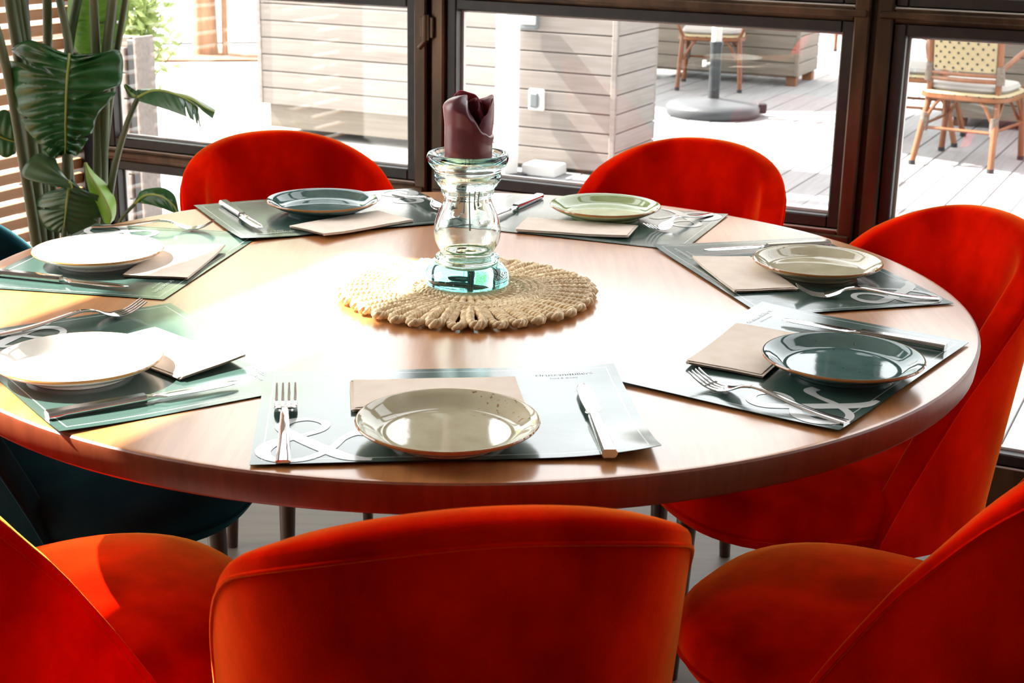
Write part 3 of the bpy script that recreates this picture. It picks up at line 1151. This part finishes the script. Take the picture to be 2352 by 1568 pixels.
for key, lab, c, a, z, cu in MATS:
    make_placemat(lab, c, a, z, cu)
    ZM[key] = z + .0016


def make_plate(label, gm, c, z, rz, group):
    pr = [(0, .004), (.052, .004), (.054, .0), (.060, .0), (.062, .004), (.078, .0092), (.092, .0160), (.0968, .0190), (.0978, .0208), (.0970, .0224), (.0948, .0222),
          (.088, .0182), (.079, .0125), (.0745, .0098), (.0715, .0088), (.069, .0083), (.0665, .0081), (.063, .0080), (.055, .0080), (.02, .0080), (0, .0080)]
    o = MB().lathe(pr, 96).build('plate', gm)
    o.location = (c[0], c[1], z)
    o.rotation_euler = (0, 0, rz)
    return tag(o, label, 'plate', group)


PG = 'round stoneware side plates on the placemats'
for key, lab, m_, c, rz in (
        ('front', 'beige speckled stoneware plate with brown rim, nearest to the viewer', 'beige_glaze', (.0107, -.6056), 1.1),
        ('rfront', 'dark teal stoneware plate with brown rim at the near right setting', 'teal_glaze', (.478, -.3581), 2.),
        ('rback', 'beige speckled stoneware plate at the right setting, between knife and fork', 'beige_glaze', (.5387, .1269), 3.3),
        ('bright', 'light green stoneware plate at the far right setting', 'green_glaze', (.2373, .5131), .4),
        ('bleft', 'dark teal stoneware plate at the far left setting', 'teal_glaze', (-.2617, .5073), 5.),
        ('lback', 'farther white stoneware plate in sunlight at the left edge', 'white_glaze', (-.5531, .1231), 2.6),
        ('lfront', 'nearer white speckled stoneware plate in sunlight at the left edge', 'white_glaze', (-.4335, -.4071), .9)):
    make_plate(lab, M[m_], c, ZM[key], rz, PG)


def make_napkin(label, c, ang, z, seed, lift):
    L_, D_ = .19, .095
    nx, ny = 24, 12
    b_ = MB()
    fold = MB()

    def zz(x, y, layer):
        e = max(0, (abs(x) / (L_ / 2)) ** 3)
        return layer * .0011 + .0012 * noise.noise(Vector((x * 18, y * 14, seed))) * (0.5 + e) + lift * max(0, (x * (1 if seed % 2 else -1)) / (L_ / 2)) ** 2 * max(0, .5 + y / D_) + .0012
    for layer in (0, 1, 2, 3):
        off = .0008 * layer * (1 if layer % 2 else -1)
        for dz in (0, .0008):
            rows = []
            for j in range(ny + 1):
                y = -D_ / 2 + D_ * j / ny
                rows.append([(-L_ / 2 + off + L_ * i / nx, y + off, zz(-L_ / 2 + L_ * i / nx, y, layer) + dz) for i in range(nx + 1)])
            b_.grid(rows)
    # closed fold along the far edge
    for s in (1,):
        fold.tube([(-L_ / 2 + L_ * i / nx, D_ / 2 * s, zz(-L_ / 2 + L_ * i / nx, D_ / 2 * s, 1.5)) for i in range(nx + 1)], .0022, 8)
    o = b_.build('napkin', M['napkin_paper'])
    fold.build('fold', M['napkin_paper'], o)
    o.location = (c[0], c[1], z)
    o.rotation_euler = (0, 0, math.radians(ang))
    return tag(o, label, 'napkin', 'folded paper napkins half under the plates')


for key, lab, c, a, sd, lf in (
        ('front', 'folded tan napkin behind the nearest beige plate', (-.0095, -.472), 7, 1, 0),
        ('rfront', 'folded tan napkin left of the larger dark teal plate', (.3765, -.283), 63.5, 2, .002),
        ('rback', 'folded tan napkin left of the smaller beige plate', (.425, .106), 102, 3, .003),
        ('bright', 'folded tan napkin in front of the light green plate', (.185, .405), 166.7, 4, .003),
        ('bleft', 'folded tan napkin in front of the smaller dark teal plate', (-.199, .4045), -135.6, 5, .003),
        ('lback', 'folded napkin in sunlight right of the farther white plate', (-.4375, .1275), -96, 6, .004),
        ('lfront', 'folded napkin in sunlight right of the nearer white plate', (-.35, -.33), -42, 7, .007)):
    make_napkin(lab, c, a, ZM[key], sd, lf)

# cutlery ------------------------------------------------------------
FORK_L, KNIFE_L = .203, .222


FORK_Z = [(0, .0022), (.16, .0036), (.32, .0072), (.46, .0122), (.57, .0152), (.66, .0125), (.73, .0066), (.80, .0034), (.88, .0048), (.94, .0096), (1, .0165)]


def fork_z(s):
    n = len(FORK_Z)
    k = max(0, min(n - 2, next((i for i in range(n - 1) if s <= FORK_Z[i + 1][0] + 1e-9), n - 2)))
    (x0, y0), (x1, y1) = FORK_Z[k], FORK_Z[k + 1]
    h = x1 - x0

    def slope(i):
        a_, b_ = max(i - 1, 0), min(i + 1, n - 1)
        return (FORK_Z[b_][1] - FORK_Z[a_][1]) / (FORK_Z[b_][0] - FORK_Z[a_][0])
    t = (s - x0) / h
    return (y0 * (2 * t ** 3 - 3 * t * t + 1) + h * slope(k) * (t ** 3 - 2 * t * t + t) + y1 * (3 * t * t - 2 * t ** 3) + h * slope(k + 1) * (t ** 3 - t * t))


def catmull_at(tab, s):
    for (a, za), (b, zb) in zip(tab, tab[1:]):
        if s <= b:
            f = (s - a) / (b - a)
            f = f * f * (3 - 2 * f)
            return lerp(za, zb, f)
    return tab[-1][1]


def strip(s0, s1, wfun, th, n=16, yoff=lambda s: 0, L=FORK_L, zf=fork_z):
    rows = []
    for i in range(n + 1):
        s = lerp(s0, s1, i / n)
        w_ = wfun(s) / 2
        z_ = zf(s)
        y = yoff(s)
        h = th(s) / 2 if callable(th) else th / 2
        rows.append([(s * L, y - w_, z_ + h * .3), (s * L, y - w_ * .7, z_ + h), (s * L, y + w_ * .7, z_ + h), (s * L, y + w_, z_ + h * .3), (s * L, y + w_, z_ - h * .4), (s * L, y + w_ * .7, z_ - h), (s * L, y - w_ * .7, z_ - h), (s * L, y - w_, z_ - h * .4)])
    b_ = MB().grid(rows, True)
    b_.f.append(tuple(range(8)))
    b_.f.append(tuple(n * 8 + k for k in reversed(range(8))))
    return b_


fork0 = thing('fork', 'x', 'fork', (0, 0, 0), 0, 'steel forks on the placemats')
strip(0, .56, lambda s: lerp(.0155, .0085, s / .56), .0032, 26).build('handle', M['steel'], fork0)


def headw(s):
    return catmull_at([(.56, .0085), (.62, .0065), (.66, .0075), (.72, .0235), (.76, .0260), (.80, .0262)], s)


strip(.56, .80, headw, lambda s: lerp(.0034, .0022, (s - .56) / .24), 18).build('head', M['steel'], fork0)
for k in range(4):
    y0 = (-1.5 + k) * .0069
    strip(.795, 1.0, lambda s: lerp(.0052, .0022, (s - .795) / .205), .0020, 10, lambda s, y0=y0: y0).build('tine', M['steel'], fork0)

knife0 = thing('knife', 'x', 'knife', (0, 0, 0), 0, 'steel knives on the placemats')
kz = lambda s: .0052
strip(0, .50, lambda s: lerp(.0165, .0130, s / .5), lambda s: .0095, 12, L=KNIFE_L, zf=kz).build('handle', M['steel'], knife0)


def blw(s):
    return catmull_at([(.50, .0105), (.54, .0095), (.58, .0175), (.75, .0195), (.90, .0185), (.97, .0135), (1.0, .004)], s)


strip(.49, 1.0, blw, lambda s: lerp(.0055, .0018, min(1, (s - .49) / .12)), 26, lambda s: -.0022 * (1 if s > .57 else 0), KNIFE_L, kz).build('blade', M['steel'], knife0)
FK = [('front', (-.1513, -.6852), 97.5, 'fork left of the nearest beige plate'),
      ('rfront', (.4458, -.5422), 139.5, 'fork below the larger dark teal plate'),
      ('rback', (.6869, -.0129), 178.5, 'fork in front of the smaller beige plate'),
      ('bright', (.4289, .5407), -128.3, 'fork right of the light green plate'),
      ('bleft', (-.1475, .6685), -55.0, 'fork right of the smaller dark teal plate'),
      ('lback', (-.6253, .3507), 0.5, 'fork behind the farther white plate'),
      ('lfront', (-.5801, -.267), 38.5, 'fork behind the nearer white plate')]
KN = [('front', (.179, -.655), 95.6, 'knife right of the nearest beige plate'),
      ('rfront', (.6295, -.2639), 149.2, 'knife behind the larger dark teal plate'),
      ('rback', (.5934, .3126), -162.1, 'knife behind the smaller beige plate'),
      ('bright', (.124, .6601), -113.8, 'knife between the candle and the light green plate'),
      ('bleft', (-.4437, .5449), -62.8, 'knife left of the smaller dark teal plate'),
      ('lback', (-.6809, .0349), -17.1, 'knife in front of the farther white plate'),
      ('lfront', (-.4246, -.5663), 34.5, 'knife in front of the nearer white plate')]
for src, tab in ((fork0, FK), (knife0, KN)):
    for i, (key, c, a, lab) in enumerate(tab):
        o = src if i == 0 else copy_tree(src)
        o.location = (c[0], c[1], ZM[key])
        o.rotation_euler = (0, 0, math.radians(a))
        o['label'] = 'steel ' + lab

# ------------------------------------------------------------------ raffia mat, candle
DC = Vector((.0135, -.024, TZ + .0015))
dm = thing('raffia_mat', 'round woven raffia mat with scalloped looped edge in the table centre', 'mat', DC)


def rope(path, rad, pitch, strands=2, sides=8, closed=False, step=.0026):
    path = [Vector(p) for p in path]
    L = [0]
    for a, b in zip(path, path[1:]):
        L.append(L[-1] + (b - a).length)
    n = max(8, int(L[-1] / step))
    pts, k = [], 0
    for i in range(n + (0 if closed else 1)):
        d = L[-1] * i / n
        while k < len(L) - 2 and L[k + 1] < d:
            k += 1
        f = (d - L[k]) / max(1e-9, L[k + 1] - L[k])
        pts.append((path[k].lerp(path[k + 1], f), (path[k + 1] - path[k]).normalized(), d))
    turns = max(1, round(L[-1] / pitch))
    b_ = MB()
    for s in range(strands):
        line = []
        for p, tn, d in pts:
            side = tn.cross(Vector((0, 0, 1))).normalized()
            up = side.cross(tn)
            a = 2 * PI * (turns * d / L[-1] + s / strands)
            line.append(p + side * math.cos(a) * rad * .62 + up * math.sin(a) * rad * .5)
        b_.tube(line, rad * .72, sides, cap=not closed, closed=closed)
    return b_


def circ(r, z, n=90):
    return [(r * math.cos(2 * PI * i / n), r * math.sin(2 * PI * i / n), z) for i in range(n + 1)]


NL = 38
wd = .0092
lp = [(.104, -wd * .45, .006), (.125, -wd * .72, .0075), (.150, -wd * .95, .0075), (.166, -wd * .98, .007), (.175, -wd * .6, .0065), (.1785, 0, .0065),
      (.175, wd * .6, .0065), (.166, wd * .98, .007), (.150, wd * .95, .0075), (.125, wd * .72, .0075), (.104, wd * .45, .006)]
loops = [rope(catmull(lp, 40), .0052, .015).mesh('loop', M['raffia'], angle=85) for _ in range(1)]
for i in range(NL):
    for nm, me in (('loop', loops[0]),):
        o = link(nm, me, dm)
        o.rotation_euler = (0, 0, 2 * PI * (i + .3 * random.random()) / NL)
        s = random.uniform(.985, 1.015)
        o.scale = (s, random.uniform(.95, 1.05), random.uniform(.9, 1.15))
for r in (.104, .094, .084):
    rope(circ(r, .0065), .0060, .016, closed=True).build('braided_ring', M['raffia'], dm)
spoke = rope([(.030, 0, .006), (.05, 0, .0065), (.08, 0, .006)], .0046, .013).mesh('spoke', M['raffia'])
for i in range(34):
    o = link('spoke', spoke, dm)
    o.rotation_euler = (0, 0, 2 * PI * i / 34)
for r in (.030, .020, .010):
    rope(circ(r, .0065, 40), .0058, .014, closed=True).build('braided_ring', M['raffia'], dm)

HC = Vector((.0105, -.004, TZ + .0148))
hd = thing('candle_holder', 'clear aqua glass candle holder on the raffia mat', 'candle holder', HC)
outer = [(0, 0), (.054, 0), (.0595, .003), (.0605, .009), (.0585, .018), (.053, .025), (.046, .030), (.0445, .033), (.046, .037), (.0445, .041), (.039, .044),
         (.0385, .048), (.0415, .053), (.0455, .061), (.0475, .071), (.0475, .080), (.0455, .091), (.0415, .102), (.0370, .112), (.0340, .120), (.0335, .126),
         (.0365, .130), (.0375, .135), (.0385, .139), (.0420, .143), (.0440, .147), (.0465, .150), (.0475, .156), (.0465, .161), (.0475, .164), (.0530, .170), (.0565, .176), (.0575, .182), (.0560, .187),
         (.0525, .188), (.0490, .184), (.0440, .178), (.0405, .172), (.0400, .165), (.0380, .158), (.0330, .150), (.0310, .140), (.0285, .130), (.0285, .120),
         (.0325, .110), (.0375, .099), (.0415, .088), (.0430, .078), (.0425, .070), (.0400, .061), (.0350, .053), (.0330, .047), (.0350, .040), (.0380, .033), (.0370, .024), (.0250, .018), (0, .016)]
prof = catmull(outer, 150)
prof[0] = (0, prof[0][1])
prof[-1] = (0, prof[-1][1])
prof = [(max(0, r), z_) for r, z_ in prof]
MB().lathe(prof, 72).build('glass_body', M['aqua_glass'], hd, angle=80)
for a, z0, z1 in ((-1.7, .142, .108), (-1.45, .140, .085), (-1.2, .142, .112), (-1.95, .14, .12), (-1.0, .141, .116)):
    pts = []
    for i in range(10):
        z_ = lerp(z0, z1, i / 9)
        k = min(range(90, 150), key=lambda j: abs(prof[j][1] - z_))
        r = prof[k][0] - .0010
        pts.append((r * math.cos(a), r * math.sin(a), z_))
    MB().tube(pts, [.0009] * 8 + [.0016, .0012], 6).build('wax_drip', M['drip_wax'], hd)

cdl = thing('pillar_candle', 'burgundy pillar candle with folded melted top in the glass holder', 'candle', HC + Vector((.0, 0, .1785)))


CTOP = [(0, .040), (40, .048), (90, .070), (140, .080), (190, .0895), (230, .0905), (262, .082), (285, .066), (310, .048), (335, .040), (360, .040)]


def candle_body():
    b_ = MB()
    n, m_ = 72, 44
    rows = []
    for j in range(m_ + 1):
        s = j / m_
        row = []
        for i in range(n):
            a = 2 * PI * i / n
            # height of the shoulder: high lobe on the left, sinking to the right and front
            top = catmull_at(CTOP, math.degrees(a) % 360)
            if s < .62:
                f = s / .62
                z_ = top * .80 * f
                r = .0335 + .0006 * math.sin(5 * a + 1) + .0022 * max(0, f - .7) / .3
            else:
                f = (s - .62) / .38
                ang = f * PI * .62
                z_ = top * .80 + top * .20 * math.sin(min(ang, PI / 2)) - (max(0, ang - PI / 2) * .012)
                r = .0357 - .031 * (1 - math.cos(min(ang, PI * .55))) ** 1.05 if f < 1 else .003
                r = max(.002, r)
            row.append((r * math.cos(a), r * math.sin(a), z_))
        rows.append(row)
    b_.grid(rows, True)
    b_.f.append(tuple(range(n)))
    b_.f.append(tuple(m_ * n + k for k in range(n)))
    return b_


candle_body().build('wax_body', M['burgundy_wax'], cdl, angle=80)


def petal(a0, a1, r0, r1, ztab, th, twist=0.0):
    """a curled sheet of wax: arc a0..a1, height profile ztab, leaning from r0 (low) to r1 (top)"""
    rows_o, rows_i = [], []
    n, m_ = 22, 12
    for j in range(m_ + 1):
        s = j / m_
        ro, ri = [], []
        for i in range(n + 1):
            f = i / n
            a = math.radians(lerp(a0, a1, f))
            zt = catmull_at(ztab, f)
            z_ = lerp(.03, zt, s)
            bow = math.sin(PI * f)
            r = lerp(r0, r1, s) + .0025 * math.sin(PI * s) - .004 * (1 - bow) * s + twist * (s ** 2)
            t_ = th * (1 - .75 * s ** 3)
            ro.append((r * math.cos(a), r * math.sin(a), z_))
            ri.append(((r - t_) * math.cos(a), (r - t_) * math.sin(a), z_ - .0005))
        rows_o.append(ro)
        rows_i.append(ri)
    b_ = MB()
    loopr = [o + list(reversed(i)) for o, i in zip(rows_o, rows_i)]
    b_.grid(loopr, True)
    nn = len(loopr[0])
    b_.f.append(tuple(range(nn)))
    b_.f.append(tuple(m_ * nn + k for k in reversed(range(nn))))
    return b_


petal(-62, 66, .0325, .0335, [(0, .050), (.15, .064), (.45, .087), (.6, .0895), (1, .080)], .007, .0015).build('petal', M['burgundy_wax'], cdl, angle=70)
petal(40, 165, .0335, .0300, [(0, .078), (.3, .088), (.6, .0925), (1, .082)], .006, -.002).build('petal', M['burgundy_wax'], cdl, angle=70)
petal(-10, 120, .0270, .0200, [(0, .070), (.5, .084), (1, .074)], .005, -.002).build('petal', M['burgundy_wax'], cdl, angle=70)
MB().lathe([(0, -.001), (.036, -.001), (.041, .0008), (.038, .003), (.033, .004), (0, .004)], 48, lambda a: 1 + .05 * math.sin(3 * a) + .03 * math.sin(7 * a)).build('wax_pool', M['burgundy_wax'], cdl)

# ------------------------------------------------------------------ potted plant
PY = 1.58
plant = thing('potted_plant', 'tall potted plant with large glossy paddle leaves by the slatted screen', 'plant', (-1.02, PY, 0))
PL = Vector((-1.02, PY, 0))
MB().lathe([(0, 0), (.15, 0), (.165, .02), (.19, .30), (.20, .32), (.20, .35), (.185, .35), (.18, .31), (0, .30)], 40).build('pot', M['pot_clay'], plant)
MB().lathe([(0, .31), (.18, .31), (.178, .318), (0, .325)], 32).build('soil', M['soil'], plant)


def stem(pts, r0, r1, name='stem'):
    q = catmull([tuple(px(x, y, PY + d) - PL) for x, y, d in pts], 18)
    q = [Vector(p) for p in q]
    return MB().tube(q, [lerp(r0, r1, i / 17) for i in range(18)], 10).build(name, M['stem_green'], plant)


tops = []
for pts, r0, r1 in (
        ([(90, 600, 0), (62, 420, -.03), (20, 180, -.05), (-30, -20, -.05)], .014, .010),
        ([(100, 600, .02), (72, 330, .0), (45, 140, .0), (18, -30, .0)], .016, .012),
        ([(110, 600, .04), (85, 300, .05), (52, 100, .05), (34, -30, .05)], .013, .010),
        ([(120, 600, .03), (95, 330, .06), (66, 120, .06), (46, -30, .06)], .010, .008),
        ([(130, 600, .06), (112, 300, .12), (110, 120, .12), (108, -30, .12)], .013, .011),
        ([(150, 600, -.05), (152, 420, -.04), (158, 200, -.03), (160, 128, -.03), (150, 60, 0), (132, -30, .03)], .012, .009),
        ([(175, 600, .08), (150, 250, .10), (160, 100, .10), (185, -40, .10)], .012, .010),
        ([(215, 600, 0), (225, 380, .02), (222, 160, .03), (214, -30, .03)], .013, .010),
        ([(232, 600, .02), (236, 330, .03), (246, 120, .03), (262, -30, .03)], .015, .011),
        ([(222, 600, .05), (240, 350, .05), (262, 160, .05), (292, -30, .05)], .010, .007),
        ([(235, 600, -.05), (258, 410, -.05), (290, 290, -.06), (318, 222, -.08)], .010, .006),
        ([(258, 580, -.08), (275, 510, -.09), (312, 466, -.10)], .006, .004),
        ([(205, 600, -.04), (202, 450, -.03), (197, 375, -.03)], .006, .005),
        ([(140, 600, -.06), (148, 540, -.07), (158, 415, -.08)], .008, .006)):
    if pts[-1][1] < 0:
        (xa, ya, da), (xb, yb, db) = pts[-2], pts[-1]
        k = (-230 - yb) / (yb - ya) * .6
        pts = list(pts) + [(xb + (xb - xa) * k, -230, db)]
        tops.append(pts[-1])
    stem(pts, r0, r1)


def leaf(rows, m, ribs=14, corr=.004, nS=40, nT=12, rib_r=.0035, tears=()):
    """rows: (mid x, y, d, left x, y, d, right x, y, d) in order from the leaf base to the tip"""
    q = catmull(rows, nS)
    grid_rows = []
    for i, r in enumerate(q):
        s = i / (nS - 1)
        mid = px(r[0], r[1], PY + r[2]) - PL
        le = px(r[3], r[4], PY + r[5]) - PL
        ri = px(r[6], r[7], PY + r[8]) - PL
        row = []
        for side, e in ((-1, le), (1, ri)):
            for (ts, t0, depth) in tears:
                if ts == side and abs(s - t0) < .022:
                    e = mid.lerp(e, 1 - depth * (1 - abs(s - t0) / .022))
            part = []
            for k in range(nT + 1):
                f = k / nT
                p = mid.lerp(e, f)
                wv = corr * math.sin(2 * PI * ribs * (s - .12 * f)) * min(1, f * 3) * (1 - f * f * .9)
                bulge = -.10 * (e - mid).length * math.sin(PI * f)
                p = p + Vector((0, wv + bulge, 0))
                part.append(p)
            row.append(part)
        grid_rows.append(list(reversed(row[0])) + row[1][1:])
    b_ = MB().grid(grid_rows)
    o = b_.build('leaf', m, plant, angle=80)
    md = o.modifiers.new('thickness', 'SOLIDIFY')
    md.thickness = .0012
    mids = [px(r[0], r[1], PY + r[2]) - PL + Vector((0, -.003, 0)) for r in q]
    MB().tube(mids, [lerp(rib_r, rib_r * .35, i / (nS - 1)) for i in range(nS)], 8).build('midrib', M['midrib'], o)
    return o


# big heart shaped leaf
leaf([(160, 124, -.06, 146, 122, -.05, 172, 124, -.05),
      (158, 150, -.10, 70, 92, -.03, 222, 122, -.10),
      (155, 180, -.11, 22, 120, -.02, 276, 118, -.06),
      (153, 215, -.11, 20, 180, -.04, 281, 180, -.05),
      (152, 250, -.10, 36, 240, -.06, 262, 220, -.06),
      (151, 285, -.09, 48, 275, -.07, 226, 262, -.07),
      (151, 312, -.08, 70, 312, -.07, 214, 300, -.06),
      (151, 335, -.07, 100, 345, -.06, 196, 330, -.05),
      (150, 352, -.06, 124, 366, -.05, 178, 358, -.05)], M['leaf_dark'], 12, .012, 90, tears=((-1, .265, .55), (-1, .60, .25), (1, .44, .45), (1, .80, .35), (-1, .84, .3)))
# lower folded leaf: two flaps over and two under its saddle
leaf([(158, 415, -.10, 128, 365, -.06, 168, 412, -.10),
      (162, 418, -.12, 92, 352, -.05, 186, 432, -.10),
      (164, 422, -.12, 62, 372, -.07, 215, 445, -.09),
      (166, 428, -.12, 52, 405, -.09, 246, 455, -.07),
      (166, 432, -.12, 110, 424, -.11, 240, 468, -.06)], M['leaf_mid'], 4, .003)
leaf([(160, 424, -.09, 152, 428, -.08, 168, 428, -.08),
      (156, 450, -.10, 98, 446, -.05, 210, 450, -.06),
      (153, 475, -.10, 84, 475, -.04, 240, 474, -.05),
      (151, 495, -.09, 92, 505, -.04, 230, 500, -.05),
      (149, 512, -.08, 112, 528, -.04, 200, 524, -.05),
      (150, 530, -.07, 140, 535, -.05, 160, 538, -.06)], M['leaf_mid'], 9, .004, 70, tears=((-1, .42, .8), (1, .62, .2)))
# pale leaf behind
leaf([(224, 130, .10, 215, 134, .10, 230, 134, .10),
      (222, 100, .10, 178, 120, .12, 268, 112, .12),
      (220, 60, .10, 158, 75, .14, 290, 60, .13),
      (214, 20, .11, 154, 30, .15, 296, 10, .14),
      (206, -30, .12, 160, -40, .16, 288, -40, .15)], M['leaf_light'], 10, .004, 90, tears=((1, .32, .8), (1, .55, .85), (-1, .6, .4)))
# arching torn leaf over the window
leaf([(318, 222, -.10, 312, 212, -.08, 318, 232, -.10),
      (345, 209, -.14, 318, 205, -.06, 345, 240, -.18),
      (372, 207, -.18, 352, 203, -.10, 378, 250, -.24),
      (400, 214, -.22, 388, 208, -.14, 412, 262, -.29),
      (428, 226, -.25, 420, 219, -.18, 438, 272, -.33),
      (446, 238, -.27, 440, 230, -.22, 452, 282, -.34),
      (456, 250, -.28, 456, 244, -.26, 462, 292, -.34)], M['leaf_mid'], 9, .003, 70, tears=((1, .62, .7), (1, .78, .6), (1, .9, .5)))
leaf([(404, 216, -.22, 400, 212, -.20, 408, 222, -.22), (440, 226, -.26, 436, 219, -.22, 444, 236, -.27), (470, 245, -.29, 470, 237, -.25, 466, 256, -.30), (494, 257, -.31, 495, 252, -.29, 488, 272, -.32)], M['leaf_mid'], 3, .001)
leaf([(312, 222, -.06, 318, 216, -.06, 310, 226, -.06), (300, 212, -.02, 312, 208, -.03, 296, 222, -.02), (286, 194, .0, 288, 192, 0, 284, 198, 0)], M['leaf_mid'], 3, .002)
# bright young spoon leaf
leaf([(197, 374, -.04, 195, 377, -.04, 200, 376, -.04),
      (206, 400, -.07, 197, 404, -.05, 218, 398, -.04),
      (226, 430, -.09, 204, 436, -.06, 246, 424, -.05),
      (246, 465, -.10, 222, 470, -.06, 264, 455, -.05),
      (256, 495, -.10, 234, 500, -.06, 267, 485, -.05),
      (252, 515, -.08, 240, 512, -.06, 262, 505, -.05)], M['leaf_bright'], 3, .001)
# small glossy leaf low at the window
leaf([(312, 466, -.10, 308, 466, -.10, 316, 466, -.10),
      (330, 450, -.12, 322, 440, -.11, 345, 470, -.13),
      (352, 446, -.14, 346, 432, -.12, 372, 478, -.15),
      (376, 452, -.16, 378, 432, -.14, 392, 486, -.16),
      (398, 470, -.17, 402, 450, -.16, 402, 490, -.17),
      (410, 492, -.17, 411, 488, -.17, 408, 496, -.17)], M['leaf_dark'], 5, .002)
# dark leaf cut by the left edge
leaf([(-30, 290, .02, -30, 280, .02, -30, 300, .02),
      (0, 312, .02, 4, 252, .02, -6, 350, .02),
      (24, 322, .02, 26, 262, .02, 14, 362, .02),
      (38, 326, .02, 40, 300, .02, 36, 352, .02)], M['leaf_dark'], 4, .002)
# crown of the plant above the picture
for i, (x, y, d) in enumerate(tops):
    dx = (-1) ** i * (40 + 25 * (i % 3))
    hw = 62 + 8 * (i % 4)
    leaf([(x, y, d, x - 8, y - 4, d, x + 8, y - 4, d),
          (x + dx * .15, y - 60, d, x + dx * .15 - hw * .8, y - 40, d - .03, x + dx * .15 + hw * .8, y - 40, d + .03),
          (x + dx * .45, y - 150, d - .03, x + dx * .45 - hw, y - 140, d - .08, x + dx * .45 + hw, y - 140, d + .02),
          (x + dx * .8, y - 230, d - .07, x + dx * .8 - hw * .7, y - 222, d - .12, x + dx * .8 + hw * .7, y - 222, d - .03),
          (x + dx, y - 290, d - .12, x + dx - 6, y - 288, d - .12, x + dx + 6, y - 288, d - .12)],
         M['leaf_dark'] if i % 2 else M['leaf_mid'], 9, .006, 40, tears=((1, .5, .5), (-1, .7, .4)))
